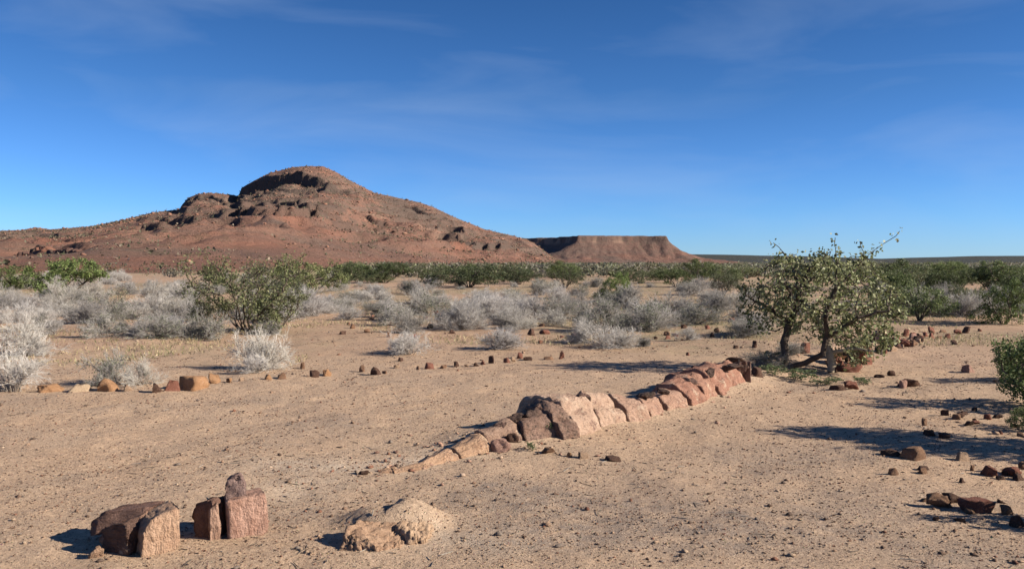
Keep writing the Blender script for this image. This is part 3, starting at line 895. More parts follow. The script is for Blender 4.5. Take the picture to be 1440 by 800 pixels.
px_rock(sb, 'slab', [(138, 752), (182, 735), (192, 745), (190, 790), (142, 788)], pp, R_, 0.20, -0.40, 0.13, 5, (0.17, 0.105, 0.08), M['fossil'], 0.14, 0.06, 0.95)  # side turned from the sun: its shade is put into this dark colour
px_rock(sb, 'slab', [(106, 748), (118, 735), (170, 728), (196, 724), (188, 738), (130, 762), (110, 766)], pp, R_, 0.17, -0.22, 0.22, 6, (0.25, 0.15, 0.115), M['fossil'], 0.12, 0.06, 0.9, tx=0.5)  # left-facing top slab, colour darkened for the shade on it
px_rock(sb, 'slab', [(128, 764), (142, 752), (190, 730), (194, 738), (150, 762), (136, 772)], pp, R_, 0.10, -0.1, 0.12, 7, (0.36, 0.22, 0.16), M['fossil'], 0.12, 0.06, 0.9, tx=0.3)
px_rock(sb, 'chip', [(128, 778), (138, 768), (146, 772), (146, 790), (128, 790)], pp, R_, 0.06, 0.3, -0.01, 9, (0.46, 0.30, 0.2), M['fossil'], 0.12, 0.06, 0.9)
pp = at(530, 774); pp.z = 0.0; s = pp.y / F
def lump(pts, loc, colr, seed, lab):
    v, f = hull_data(np.array(pts) * s, 4, 0.22, 0.13, seed, 0.12)
    o_ = obj('half_buried_rock', mesh_np('half_buried_rock', v, f, None, False), M['stone'])
    o_.location = loc; o_.color = (*colr, 1)
    return tag(o_, lab, 'rock')
lump([(-52, -20, -20), (-46, -30, 20), (-44, 0, 44), (-20, -32, 30), (5, -34, 26), (30, -30, 18), (44, -20, -10), (48, 20, 22), (0, 40, 40), (-30, 36, 46), (30, 46, 36), (0, -44, -12), (-30, -42, -14), (-50, 30, 0), (50, 30, -10)],
     (pp.x - 6 * s, pp.y + 0.14, pp.z - 0.06), (0.38, 0.25, 0.165), 11, 'rough reddish-brown lump half buried in a sand mound before the log')
lump([(-30, -30, -10), (-26, 0, 42), (0, -30, 34), (20, -26, 30), (32, 0, 20), (38, -10, -16), (0, 36, 46), (26, 30, 34), (-20, 36, 44), (10, -36, -14), (36, 30, -10)],
     (pp.x + 46 * s, pp.y + 0.26, pp.z - 0.075), (0.43, 0.3, 0.2), 12, 'rounded tan lump leaning on the reddish-brown half-buried rock')
lump([(-26, -14, -8), (-20, 0, 12), (0, -16, 14), (20, 0, 9), (24, -10, -8), (0, 16, 12), (0, -24, -8), (10, 18, -8), (-14, 16, -8)],
     (pp.x - 92 * s, pp.y + 0.02, pp.z - 0.02), (0.36, 0.26, 0.18), 13, 'low tan hump in the sand beside the reddish-brown half-buried rock')

# ------------------------------------------------------------------ loose stones
OR = (0.47, 0.27, 0.145); CRM = (0.62, 0.47, 0.32); DK = (0.13, 0.075, 0.055); RD = (0.27, 0.12, 0.085); BR = (0.30, 0.18, 0.115); TN = (0.50, 0.35, 0.24); PK = (0.46, 0.28, 0.22)
B = 'before the pale dry shrubs'
for (px, py, a, h, cc, lab) in [
    (18, 549, 34, 9, TN, 'flat tan stone at the foot of the bleached shrub, end of the border row'),
    (62, 552, 40, 13, OR, 'long orange stone in the border row next to the cream stone'),
    (103, 552, 40, 15, CRM, 'cream coloured stone in the border row, palest of all'),
    (147, 550, 28, 19, OR, 'upright orange stone between the cream stone and the dry shrub'),
    (174, 550, 22, 12, TN, 'small tan stone right beside the upright orange stone'),
    (214, 552, 26, 17, DK, 'dark red stone under the leafy dry shrub in the border row'),
    (236, 550, 28, 21, RD, 'dark reddish stone leaning against the orange boulder'),
    (266, 550, 46, 23, OR, 'largest orange boulder of the border row'),
    (298, 540, 20, 19, OR, 'upright orange stone behind the orange boulder')]:
    stone(px, py, a, h, cc, lab, 'stones of the border row', cat='stone')
for (px, py, a, h, cc) in [(322, 538, 12, 8, OR), (339, 536, 9, 7, TN), (376, 534, 12, 8, OR), (396, 533, 14, 9, BR), (441, 531, 15, 11, DK), (458, 529, 15, 11, OR), (425, 519, 7, 11, BR),
                           (509, 523, 10, 11, BR), (527, 527, 15, 12, DK), (541, 526, 10, 5, BR), (558, 518, 9, 6, TN), (563, 508, 9, 6, DK), (588, 520, 7, 7, BR), (603, 519, 15, 10, RD), (624, 518, 11, 7, BR),
                           (641, 516, 10, 8, DK), (655, 516, 9, 5, TN), (668, 515, 13, 7, DK), (678, 513, 8, 7, RD), (692, 511, 11, 14, DK), (713, 510, 12, 9, RD), (722, 509, 8, 7, TN), (731, 504, 10, 10, RD), (743, 507, 15, 6, DK), (790, 505, 8, 11, RD), (772, 507, 16, 5, BR)]:
    light = cc in (OR, TN)
    stone(px, py, a, h, cc, 'small orange or tan stone in the thin row across the sand' if light else 'small dark stone in the thin row across the sand',
          'pale stones of the thin row' if light else 'dark stones of the thin row')
for (px, py, a, h, cc) in [(748, 472, 13, 12, DK), (765, 470, 18, 8, RD), (905, 486, 14, 13, DK), (914, 485, 10, 9, TN), (856, 447, 10, 12, DK), (843, 458, 8, 7, RD), (815, 473, 11, 7, TN), (705, 446, 16, 9, RD), (722, 452, 10, 8, RD),
                           (690, 447, 10, 8, DK), (605, 462, 12, 8, DK), (538, 452, 8, 6, DK), (524, 447, 7, 5, RD), (580, 456, 6, 6, TN), (620, 452, 14, 7, RD), (925, 446, 20, 9, RD), (590, 460, 10, 7, BR), (880, 457, 10, 7, DK), (962, 462, 9, 6, DK), (995, 463, 10, 6, RD),
                           (1002, 474, 8, 7, DK), (1035, 490, 9, 6, DK), (968, 500, 7, 6, RD), (760, 483, 8, 5, RD), (660, 450, 9, 6, DK)]:
    light = cc == TN
    stone(px, py, a, h, cc, 'tan stone lying among the pale dry shrubs' if light else 'dark reddish stone lying among the pale dry shrubs',
          'tan stones among the shrubs' if light else 'dark stones among the shrubs')
for k in range(40):
    px, py = random.uniform(480, 1040), random.uniform(440, 478)
    stone(px, py, random.uniform(6, 13), random.uniform(4, 9), random.choice([DK, RD, DK, BR]), 'dark reddish stone lying among the pale dry shrubs', 'dark stones among the shrubs')
# fragments by the log
for (px, py, a, h, cc, lab) in [
    (705, 636, 36, 21, PK, 'small pink block propped in the dark gap of the log'),
    (722, 622, 22, 16, DK, 'dark stone wedged in the gap beside the pink block'),
    (772, 639, 24, 9, BR, 'flat brown stone lying just before the dark part of the log'),
    (800, 643, 11, 9, OR, 'small orange stone between two brown ones before the log'),
    (820, 645, 18, 10, TN, 'small tan stone before the pale part of the log'),
    (862, 649, 27, 8, DK, 'flat black stone alone on the sand before the log'),
    (512, 668, 18, 8, DK, 'dark sliver of stone at the thin end of the log'),
    (1052, 537, 22, 36, UMB, 'dark splintered rock standing at the thick end of the log'),
    (1034, 512, 40, 11, DK, 'dark slab behind the red end of the log'),
    (982, 524, 30, 10, DK, 'dark stone lying behind the log where it turns red'),
    (963, 525, 12, 8, CRM, 'small cream stone behind the log'),
    (1066, 530, 18, 16, DK, 'dark stone in the shade between the log and the tree')]:
    stone(px, py, a, h, cc, lab)
# rocks under and behind the tree
for (px, py, a, h, cc, lab) in [
    (1063, 488, 13, 12, DK, 'dark stone on the sand behind the log end, left of the tree trunks'),
    (1134, 497, 15, 16, RD, 'round red stone between the dark trunk and the pale trunk'),
    (1186, 508, 46, 22, PALE, 'pale flat-topped block under the tree'),
    (1216, 514, 36, 44, RD, 'tall dark red block with a leaning face at the edge of the tree'),
    (1200, 524, 48, 18, RD, 'low red-brown slab before the tall red block'),
    (1172, 520, 26, 14, BR, 'brown stone beside the low red-brown slab'),
    (1180, 549, 26, 10, DK, 'dark stone among the low herbs before the tree'),
    (1200, 549, 22, 12, RD, 'reddish stone beside the dark one in the low herbs'),
    (1240, 531, 17, 6, DK, 'small flat dark stone right of the tall red block'),
    (1254, 529, 13, 10, DK, 'small pointed dark stone beside a flat dark one'),
    (1281, 545, 40, 15, DK, 'broad dark slab on the bare sand right of the tree'),
    (1272, 546, 14, 12, PK, 'pink chip leaning on the broad dark slab'),
    (1243, 484, 26, 22, PK, 'pink and dark block at the start of the far stone line'),
    (1262, 486, 24, 15, RD, 'dark red block in the far stone line behind the pink block'),
    (1366, 524, 20, 13, PK, 'pink grey stone at the foot of the right-hand shrub'),
    (1345, 485, 13, 9, DK, 'single black stone on the bare sand path')]:
    stone(px, py, a, h, cc, lab)
for (px, py, a, h, cc) in [(1275, 474, 12, 14, RD), (1285, 478, 13, 9, PK), (1293, 472, 12, 9, DK), (1302, 470, 10, 7, RD), (1311, 476, 9, 9, RD), (1322, 477, 11, 7, BR), (1335, 476, 10, 8, RD),
                           (1349, 470, 12, 7, RD), (1362, 469, 14, 11, DK), (1327, 468, 12, 5, BR), (1270, 490, 12, 8, TN), (1255, 494, 16, 10, TN), (1293, 482, 10, 7, TN), (1230, 480, 18, 14, DK), (1280, 488, 8, 6, OR), (1378, 466, 8, 5, RD)]:
    light = cc in (TN, OR, PK)
    stone(px, py, a, h, cc, 'pale stone in the line of stones running back past the tree' if light else 'dark red stone in the line of stones running back past the tree',
          'pale stones of the far line' if light else 'dark stones of the far line')
for k in range(34):
    u_ = random.random()
    px, py = 1165 + 150 * u_ + random.uniform(-12, 12), 524 - 50 * u_ + random.uniform(-8, 6)
    cc = random.choice([DK, RD, DK, BR, PK, RD])
    stone(px, py, random.uniform(7, 17), random.uniform(6, 13), cc, 'small pink stone in the rubble around the blocks under the tree' if cc is PK else 'small dark stone in the rubble around the blocks under the tree',
          'pink rubble under the tree' if cc is PK else 'dark rubble under the tree')
# right foreground rubble
for (px, py, a, h, cc, lab) in [
    (1288, 647, 40, 20, BR, 'brown rock at the lower edge of the tree shadow'),
    (1262, 642, 34, 10, DK, 'flat dark rock tucked against the brown rock in the tree shadow'),
    (1259, 668, 16, 11, BR, 'small brown stone below the tree shadow'),
    (1356, 648, 22, 14, TN, 'small tan stone right of the tree shadow'),
    (1392, 670, 26, 16, RD, 'dark red rock in a pair near the right-hand shrub'),
    (1428, 672, 30, 16, RD, 'dark red rock in a pair at the edge of the rubble'),
    (1354, 679, 10, 8, DK, 'tiny black stone near the pair of dark red rocks'),
    (1326, 716, 36, 20, BR, 'rounded brown rock in the shade patch before the rubble'),
    (1342, 708, 30, 14, DK, 'dark rock behind the rounded brown rock'),
    (1384, 722, 50, 22, RD, 'large red-brown rock amid the shade patch'),
    (1418, 724, 22, 14, BR, 'brown stone at the side of the large red-brown rock'),
    (1438, 742, 26, 20, DK, 'black rock in front of the rubble'),
    (1304, 706, 22, 7, BR, 'flat brown flake beside the rounded brown rock'),
    (1372, 578, 8, 6, DK, 'tiny black stone near the foot of the right-hand shrub'),
    (1391, 590, 12, 9, RD, 'small red stone near the foot of the right-hand shrub'),
    (1372, 596, 9, 8, DK, 'tiny dark stone at the tip of the shrub shadow')]:
    stone(px, py, a, h, cc, lab)
for k in range(30):
    px, py = random.uniform(1300, 1445), random.choice([random.uniform(660, 678), random.uniform(696, 735), random.uniform(580, 620)])
    cc = random.choice([DK, RD, DK, BR])
    stone(px, py, random.uniform(7, 20), random.uniform(5, 11), cc, 'small dark stone in the rubble along the foot of the leafy dark green shrub', 'rubble by the right-hand shrub')
# dark outcrop low on the mountain
oc = bpy.data.objects.new('rock_outcrop', None); COL.objects.link(oc); oc.location = (-175, 290, 4)
tag(oc, 'dark jagged rock outcrop low on the left slope of the mountain', 'rock')
def hill_z(x, y):
    # height of the finished mountain mesh under (x, y)
    dg = bpy.context.evaluated_depsgraph_get()
    ok, loc, n_, i_ = hill.ray_cast(Vector((x, y, 400)), Vector((0, 0, -1)))
    return loc.z if ok else 0.0
for k in range(26):
    px = 34 + k * 3.9 + random.uniform(-2, 2)
    Y = float(np.interp(px, [10, 35, 60, 90, 132], [345, 330, 318, 300, 280])) + random.uniform(-4, 2)
    x = (px - 720) / F * Y
    rr = random.uniform(0.9, 2.3)
    o_ = obj('boulder', ROCKS[k % 6], None, oc)
    o_.location = Vector((x, Y, hill_z(x, Y) + rr * 0.25)) - oc.location
    o_.scale = (rr * random.uniform(0.8, 1.6), rr, rr * random.uniform(0.6, 1.0)); o_.rotation_euler = (0, 0, random.uniform(0, 6))
    o_.color = random.choice([(0.10, 0.06, 0.05, 1), (0.17, 0.085, 0.06, 1), (0.08, 0.055, 0.045, 1)])

# ------------------------------------------------------------------ dry bleached shrubs
TW = []
for k in range(9):
    v, f, tips, cc_ = twig_shrub(500 + k, 10 + int(k * 1.6), (7, 6, 5), 0.8 + 0.1 * (k % 5), random.uniform(-0.12, 0.12))
    TW.append((mesh_np('dry_shrub', v, f, cc_, False), v, f, tips))
    TW[-1][0].materials.append(M['twig'])
# grey-green relatives: same twigs, some with small dusty leaves
def dry_shrub(px, py, wpx, hpx, label, group, tint=1.0, var=None, leafy=0.0):
    p = at(px, py); s = p.y / F
    k = random.randrange(len(TW)) if var is None else var
    sx = wpx * s / 1.25; sz = hpx * s / 0.92
    rz = random.uniform(0, 6.28)
    if leafy > 0:
        root = bpy.data.objects.new('dry_shrub', None); COL.objects.link(root)
        tw = obj('twigs', TW[k][0], None, root); tw.color = (tint * 0.8, tint * 0.8, tint * 0.8, 1)
        me = LEAFY[k % len(LEAFY)]
        lf_ = obj('leaves', me, None, root); lf_.color = (1, 1, 1, 1)
    else:
        root = bpy.data.objects.new('dry_shrub', TW[k][0]); COL.objects.link(root)
        root.color = (tint, tint, tint * random.uniform(0.96, 1.04), 1)
    root.location = p; root.rotation_euler = (0, 0, rz); root.scale = (sx, sx * random.uniform(0.85, 1.15), sz)
    tag(root, label, 'shrub', group)
    return root
LEAFY = []
GG = [(0.13, 0.145, 0.085), (0.17, 0.18, 0.115), (0.10, 0.12, 0.065), (0.22, 0.22, 0.16)]
for k in range(4):
    r = np.random.default_rng(540 + k)
    tips = TW[k][3]; n = 1500
    cen = tips[r.integers(0, len(tips), n)] + r.normal(size=(n, 3)) * 0.02
    v, f, c = leaves(cen, 0.034, r, GG, None, 0.55)
    me = mesh_np('leaves', v, f, c); me.materials.append(M['leaf']); LEAFY.append(me)
for (px, py, a, h, lab, tn, lf_) in [
    (22, 551, 110, 72, 'bleached dry shrub growing behind the tan end stone of the border row', 1.05, 0),
    (20, 500, 110, 70, 'white dry shrub behind the one at the border row end', 1.0, 0),
    (160, 540, 80, 62, 'grey-green half-dry shrub behind the upright orange stone', 0.8, 1),
    (205, 541, 62, 50, 'pale dry shrub behind the dark red border stones', 1.0, 0),
    (370, 520, 84, 78, 'tall white dry shrub standing alone on the sand behind the border row', 1.08, 0),
    (362, 524, 50, 30, 'low white dry shrub at the foot of the tall one', 1.0, 0),
    (573, 497, 72, 46, 'round grey dry shrub alone on the sand behind the thin stone row', 0.9, 0),
    (702, 490, 78, 36, 'low wide grey dry shrub behind the dark stones of the thin row', 0.85, 0),
    (862, 489, 76, 40, 'broad grey dry shrub at the sand edge casting shadow to its side', 0.85, 0),
    (828, 482, 70, 44, 'grey dry shrub pressed against the broad one at the sand edge', 0.85, 0),
    (966, 478, 40, 23, 'small pale dry shrub alone behind the tree shadow', 1.0, 0),
    (905, 487, 26, 16, 'tiny dark leafy tuft beside a tan stone', 0.7, 1),
    (225, 474, 100, 46, 'wide grey-green shrub with dark shade under it', 0.75, 1),
    (290, 476, 70, 52, 'grey twiggy shrub in front of the leafy green bush', 0.75, 1),
    (645, 464, 78, 50, 'thick white dry shrub with dark stones at its foot', 0.95, 0),
    (668, 460, 50, 40, 'grey dry shrub behind the thick white one', 0.9, 0),
    (1040, 474, 66, 34, 'grey-green low shrub left of the dark tree trunk', 0.75, 1),
    (1060, 470, 60, 40, 'grey dry shrub behind the tree crown edge', 0.8, 0),
    (1078, 516, 62, 34, 'dusty leafy shrub in the tree shade at the end of the log', 0.6, 1),
    (1105, 500, 50, 26, 'dusty low shrub behind the dark leaning trunk', 0.6, 1),
    (790, 452, 66, 40, 'grey-green shrub behind the black stone', 0.75, 1)]:
    dry_shrub(px, py, a, h, lab, 'dry shrubs near the bare sand', tn, None, lf_)
LM = [('the loose grey-green bush', 340, 468), ('the large bright green bush', 88, 418), ('the dense olive bush', 438, 408), ('the green bush under the mesa', 865, 424),
      ('the thick white dry shrub', 645, 464), ('the dark bush left of the tree', 1015, 416), ('the tree', 1150, 505), ('the green bush behind the crown', 1292, 452),
      ('the big dark bush by the path', 1412, 456), ('the wide olive bush', 660, 404), ('the bush with the forked trunk', 795, 405), ('the round grey shrub', 573, 497),
      ('the wide grey-green shrub', 225, 474), ('the white shrubs at the border row', 20, 500), ('the low green thicket bush', 540, 398), ('the broad shrub at the sand edge', 862, 489),
      ('the bush between mesa and tree', 950, 404), ('the small dark bush on the red slope', 312, 412), ('the sand path', 1330, 470)]
LMP = [(nm, at(lx, ly)) for nm, lx, ly in LM]
def where(px, py):
    p = at(px, py); best = None
    for nm, q in LMP:
        dd = (p.x - q.x) ** 2 + (p.y - q.y) ** 2
        if best is None or dd < best[0]: best = (dd, nm, p.x - q.x, p.y - q.y)
    dd, nm, dx, dy = best
    rel = ('behind' if dy > 0 else 'before') if abs(dy) > abs(dx) else 'beside'
    far = ('well ' if rel == 'behind' else '') if dd > 60 else ''
    return far + rel + ' ' + nm
placed = []
def spread(n, x0, x1, y0, y1, wr, tn, lab, grp, leafy_p, mind):
    k = 0; tries = 0
    while k < n and tries < n * 60:
        tries += 1
        px = random.uniform(x0, x1); py = y0 + (y1 - y0) * random.random() ** 1.1
        if 385 < px < 540 and 452 < py: continue
        p = at(px, py)
        if any((p.x - q[0]) ** 2 + (p.y - q[1]) ** 2 < mind ** 2 for q in placed): continue
        placed.append((p.x, p.y))
        s = p.y / F; a = random.uniform(*wr)
        lf_ = random.random() < leafy_p; tn_ = random.uniform(*tn)
        size_ = 'tiny' if a < 0.65 else 'small' if a < 0.95 else ('broad' if a > 1.2 else 'middling')
        tone_ = 'leafy' if lf_ else ('white' if tn_ > 0.9 else ('pale grey' if tn_ > 0.75 else 'dull grey'))
        rt_ = random.uniform(0.5, 0.74)
        lab = '%s%s %s dry shrub %s' % ('tall ' if rt_ > 0.66 else ('low ' if rt_ < 0.57 else ''), size_, tone_, where(px, py)); grp = 'dry shrubs of the shrub band'
        dry_shrub(px, py, a / s, a / s * rt_, lab, grp, tn_, None, 1 if lf_ else 0)
        k += 1
spread(30, -40, 470, 392, 404, (0.8, 2.0), (0.7, 1.0), '', 'dry shrubs below the red slopes', 0.1, 1.3)
spread(92, -60, 470, 400, 474, (0.5, 1.6), (0.6, 1.02), 'pale dry shrub in the shrub band below the red slopes', 'dry shrubs below the red slopes', 0.34, 0.65)
spread(106, 470, 1010, 402, 474, (0.45, 1.5), (0.55, 0.98), 'grey dry shrub in the shrub band between the sand and the green thicket', 'dry shrubs before the thicket', 0.3, 0.6)
spread(34, 1230, 1500, 402, 446, (0.8, 1.7), (0.55, 0.8), 'dull grey dry shrub among the green bushes right of the tree', 'dry shrubs right of the tree', 0.45, 0.9)
spread(14, 1000, 1230, 402, 462, (0.8, 1.4), (0.6, 0.85), 'grey dry shrub on the plain behind the tree', 'dry shrubs behind the tree', 0.4, 0.9)

# ------------------------------------------------------------------ green bushes
G1 = [(0.07, 0.088, 0.034), (0.09, 0.11, 0.046), (0.052, 0.068, 0.026), (0.12, 0.135, 0.06)]
G2 = [(0.08, 0.09, 0.046), (0.105, 0.115, 0.062), (0.058, 0.068, 0.034), (0.155, 0.155, 0.09)]
BUSH = []
for k, (wd, hh, na_, lf_, nl_, tint) in enumerate([(3.0, 1.5, 420, 0.06, 9000, G1), (2.6, 1.6, 380, 0.06, 7500, G1), (2.4, 1.6, 330, 0.055, 4200, G2), (3.2, 1.4, 420, 0.06, 8000, G2), (1.6, 0.95, 420, 0.042, 7500, G1), (3.0, 1.8, 360, 0.055, 4800, G2), (2.0, 1.6, 420, 0.065, 5600, G2)]):
    (sv, sf), (lv, lf2, lc) = bushy(600 + k, wd, hh, na_, lf_, nl_, tint, 8, base=0.62 if k == 6 else 0.0)
    ms = mesh_np('stems', sv, sf); ms.materials.append(M['bark'])
    ml = mesh_np('foliage', lv, lf2, lc); ml.materials.append(M['leaf'])
    BUSH.append((ms, ml, wd, hh))
def green_bush(px, py, wpx, hpx, label, var, group=None, tint=(1, 1, 1), name='green_bush'):
    p = at(px, py); s = p.y / F
    ms, ml, wd, hh = BUSH[var]
    root = bpy.data.objects.new(name, None); COL.objects.link(root)
    a = obj('stems', ms, None, root); bq = obj('foliage', ml, None, root)
    a.color = (1.3, 1.3, 1.3, 1); bq.color = (*tint, 1)
    root.location = p; root.rotation_euler = (0, 0, random.uniform(0, 6.28))
    root.scale = (wpx * s / wd, wpx * s / wd * 0.9, hpx * s / hh)
    tag(root, label, 'bush', group)
    return root
for (px, py, a, h, lab, v_, tn) in [
    (85, 420, 165, 62, 'large bright green bush below the dark outcrop of the mountain', 0, (1.6, 1.75, 1.35)),
    (15, 408, 110, 40, 'lower green bush beside the large bright one below the outcrop', 1, (1.4, 1.5, 1.2)),
    (345, 466, 190, 114, 'loose grey-green bush among white shrubs before the mountain', 5, (1.5, 1.5, 1.2)),
    (296, 468, 96, 62, 'low leafy bush at the foot of the loose grey-green bush', 2, (1.4, 1.4, 1.15)),
    (392, 462, 110, 72, 'spreading dusty bush touching the loose grey-green bush', 2, (1.4, 1.4, 1.2)),
    (405, 440, 80, 60, 'grey-green bush close behind the loose bush', 2, (1.0, 1.0, 1.0)),
    (438, 412, 140, 62, 'dense olive bush behind the loose bush before the mountain', 3, (1.6, 1.65, 1.2)),
    (312, 412, 72, 40, 'small dark green bush at the foot of the red slope', 1, (0.95, 1.0, 0.9)),
    (372, 404, 60, 40, 'thin olive bush in front of the red slope', 2, (1, 1, 0.9)),
    (865, 424, 74, 42, 'bright green bush alone before the thicket under the mesa', 1, (1.9, 2.1, 1.5)),
    (1015, 416, 64, 42, 'dark grey-green bush just left of the tree', 2, (0.9, 0.95, 0.9)),
    (1292, 452, 120, 66, 'green bush right behind the tree crown', 3, (1.4, 1.6, 1.15)),
    (1412, 456, 110, 66, 'large dark green bush at the far end of the sand path', 1, (1.3, 1.45, 1.1)),
    (1330, 418, 90, 40, 'green bush behind the sand path beyond the stone line', 0, (0.9, 0.95, 0.85)),
    (1455, 430, 110, 50, 'green bush behind the large dark green one', 0, (0.95, 1.0, 0.9)),
    (660, 404, 150, 42, 'wide olive green bush in the thicket under the mountain flank', 3, (0.8, 0.9, 0.75)),
    (795, 405, 70, 32, 'dark bush with a forked trunk in the thicket under the mesa', 2, (0.8, 0.85, 0.75)),
    (540, 398, 110, 32, 'low green bush in the thicket below the summit slope', 0, (0.85, 0.9, 0.85)),
    (730, 399, 80, 34, 'olive bush in the thicket between mountain and mesa', 3, (0.8, 0.9, 0.8)),
    (490, 396, 70, 28, 'dull green bush at the edge of the thicket by the red slope', 1, (0.8, 0.85, 0.8)),
    (1250, 428, 90, 50, 'leafy green bush showing through the right side of the tree crown', 0, (1.1, 1.2, 0.95)),
    (1362, 432, 70, 40, 'pale green bush in front of the large dark green one by the path', 3, (1.15, 1.2, 1.0)),
    (1310, 406, 100, 34, 'wide green bush far behind the stone line', 1, (1.05, 1.1, 0.9)),
    (1400, 410, 110, 38, 'wide green bush far behind the large dark green one', 0, (1.0, 1.05, 0.9)),
    (1060, 426, 70, 34, 'dusty green bush behind the left side of the tree crown', 3, (1.0, 1.0, 0.95)),
    (950, 404, 80, 28, 'green bush in the thicket between mesa and tree', 0, (1.1, 1.15, 1.0)),
    (900, 399, 90, 28, 'dark olive bush in the thicket under the mesa end', 3, (1.0, 1.05, 0.9)),
    (600, 396, 80, 26, 'pale olive bush in the thicket under the red cone', 2, (1.0, 1.05, 0.9))]:
    green_bush(px, py, a, h, lab, v_, 'green bushes on the plain', tn)
gb = 0; tries = 0; gpl = []
while gb < 70 and tries < 3000:
    tries += 1
    px = random.uniform(470, 1600); py = random.uniform(384, 399 if px < 1240 else 412)
    p = at(px, py)
    if any((p.x - q[0]) ** 2 + (p.y - q[1]) ** 2 < 6 for q in gpl): continue
    gpl.append((p.x, p.y)); s = p.y / F
    wd = random.uniform(2.4, 5.0)
    q = random.uniform(1.1, 1.9)
    green_bush(px, py, wd / s, wd * random.uniform(0.28, 0.46) / s, '%s %s bush of the thicket %s' % ('small' if wd < 3.2 else 'wide', 'light green' if q > 1.5 else 'dull green', where(px, py)), random.randrange(4), 'bushes of the thicket', (q, q * 1.05, q * 0.9))
    gb += 1

# ------------------------------------------------------------------ far scrub reading as one mass
r = np.random.default_rng(77)
cen_, siz_, tin_ = [], [], []
n_sh = 0
while n_sh < 2300:
    Y = 100 + 900 * r.random() ** 1.7
    X = (r.random() * 2.2 - 0.95) * Y * 0.75
    foot = np.interp(X, [-540, -300, -180, -60, 40, 130, 400], [105, 110, 200, 340, 560, 900, 1100])
    if Y > foot or (X / Y < -0.2 and r.random() < 0.93): continue
    hgt = r.uniform(0.6, 1.9) * (1 + 0.25 * (Y > 300)); wd = hgt * r.uniform(0.9, 1.6)
    n = 110 if Y < 260 else 60
    q = unit(r.normal(size=(n, 3))) * r.uniform(0.4, 1.0, (n, 1)) ** 0.5
    cc = np.stack([X + q[:, 0] * wd, Y + q[:, 1] * wd, hgt * (0.52 + 0.48 * q[:, 2])], 1)
    cen_.append(cc); siz_.append(np.full(n, 0.3 if Y < 260 else 0.52))
    tt = np.array([[0.125, 0.132, 0.082]]) * r.uniform(0.75, 1.3) * np.array([[r.uniform(0.9, 1.25), 1, r.uniform(0.8, 1.2)]])
    u_ = r.random()
    if u_ < 0.22: tt = np.array([[0.19, 0.17, 0.135]])
    elif u_ < 0.36: tt = np.array([[0.16, 0.175, 0.085]])
    tin_.append(np.repeat(tt, n, 0)); n_sh += 1
cen_ = np.concatenate(cen_); siz_ = np.concatenate(siz_); tin_ = np.concatenate(tin_)
v, f, c = leaves(cen_, siz_[:, None], r, [(1, 1, 1)], None, 0.7, 0.25)
c = c * np.repeat(tin_, 4, 0)
fs = obj('far_scrub', mesh_np('far_scrub', v, f, c), M['leaf'])
tag(fs, 'far thicket of dull green scrub merging into one belt under the hills', 'scrub', None, 'stuff')

# ------------------------------------------------------------------ the tree beside the log
TB = at(1102, 514); TS = TB.y / F
def tp(px, py, dy=0.0):
    return ((px - 1102) * TS, dy, (514 - py) * TS)
limbs = [[tp(1102, 520), tp(1104, 480, .05), tp(1113, 452, .1), tp(1123, 430, .1), tp(1119, 402, -.1), tp(1131, 377, -.2), tp(1162, 352, -.1)],
         [tp(1123, 430, .1), tp(1140, 398, .3), tp(1166, 384, .5), tp(1184, 352, .5)],
         [tp(1102, 516), tp(1130, 506, -.1), tp(1149, 494, -.2), tp(1156, 470, -.2), tp(1150, 440, -.3), tp(1164, 402, -.3), tp(1198, 372, -.2), tp(1222, 350, -.1), tp(1250, 336, 0), tp(1264, 322, 0)],
         [tp(1113, 452, .1), tp(1088, 432, .3), tp(1066, 418, .4)],
         [tp(1123, 430, .1), tp(1100, 402, -.3), tp(1078, 385, -.5)],
         [tp(1119, 402, -.1), tp(1112, 370, 0), tp(1102, 352, .05), tp(1088, 338, .05)],
         [tp(1156, 470, -.2), tp(1185, 440, -.6), tp(1222, 430, -.7)],
         [tp(1164, 402, -.3), tp(1168, 365, -.2), tp(1166, 332, -.2)],
         [tp(1198, 372, -.2), tp(1205, 352, -.2), tp(1201, 338, -.2)]]
pale_limbs = [[tp(1164, 516, -.15), tp(1163, 492, -.1), tp(1160, 470, 0), tp(1157, 452, .1), tp(1176, 422, .3), tp(1210, 396, .4)],
              [tp(1157, 452, .1), tp(1146, 424, .5), tp(1130, 400, .7)],
              [tp(1160, 470, 0), tp(1192, 456, .2), tp(1226, 446, .3), tp(1252, 432, .3)],
              [tp(1163, 492, -.1), tp(1190, 484, -.3), tp(1222, 490, -.4)]]
r = np.random.default_rng(900)
lobes = [((1150, 414), (90, 56, .95), 0, 330), ((1212, 432), (58, 56, .75), 0, 230), ((1082, 408), (42, 34, .6), 0, 110), ((1160, 375), (62, 26, .7), 0, 130),
         ((1200, 486), (42, 26, .6), -.2, 90), ((1105, 370), (34, 16, .5), 0, 45), ((1245, 420), (26, 30, .5), .1, 50), ((1185, 465), (50, 18, .6), .2, 60), ((1138, 440), (40, 30, .7), .4, 90), ((1076, 440), (34, 26, .5), .3, 60), ((1232, 470), (32, 26, .5), 0, 60)]
att = []
for (cpx, cpy), (rx, ry, rd), dy, n in lobes:
    q = unit(r.normal(size=(n, 3))) * r.uniform(0.15, 1, (n, 1)) ** 0.45
    for p_ in q:
        x_, y_, z_ = tp(cpx + p_[0] * rx, cpy - p_[2] * ry, dy + p_[1] * rd)
        if z_ > 0.12: att.append((x_, y_, z_))
tree = bpy.data.objects.new('thorn_tree', None); COL.objects.link(tree); tree.location = TB
tag(tree, 'small gnarled leafy tree with dark leaning trunk at the end of the log', 'tree')
nd, pr = limb_nodes(limbs + pale_limbs, 0.07)
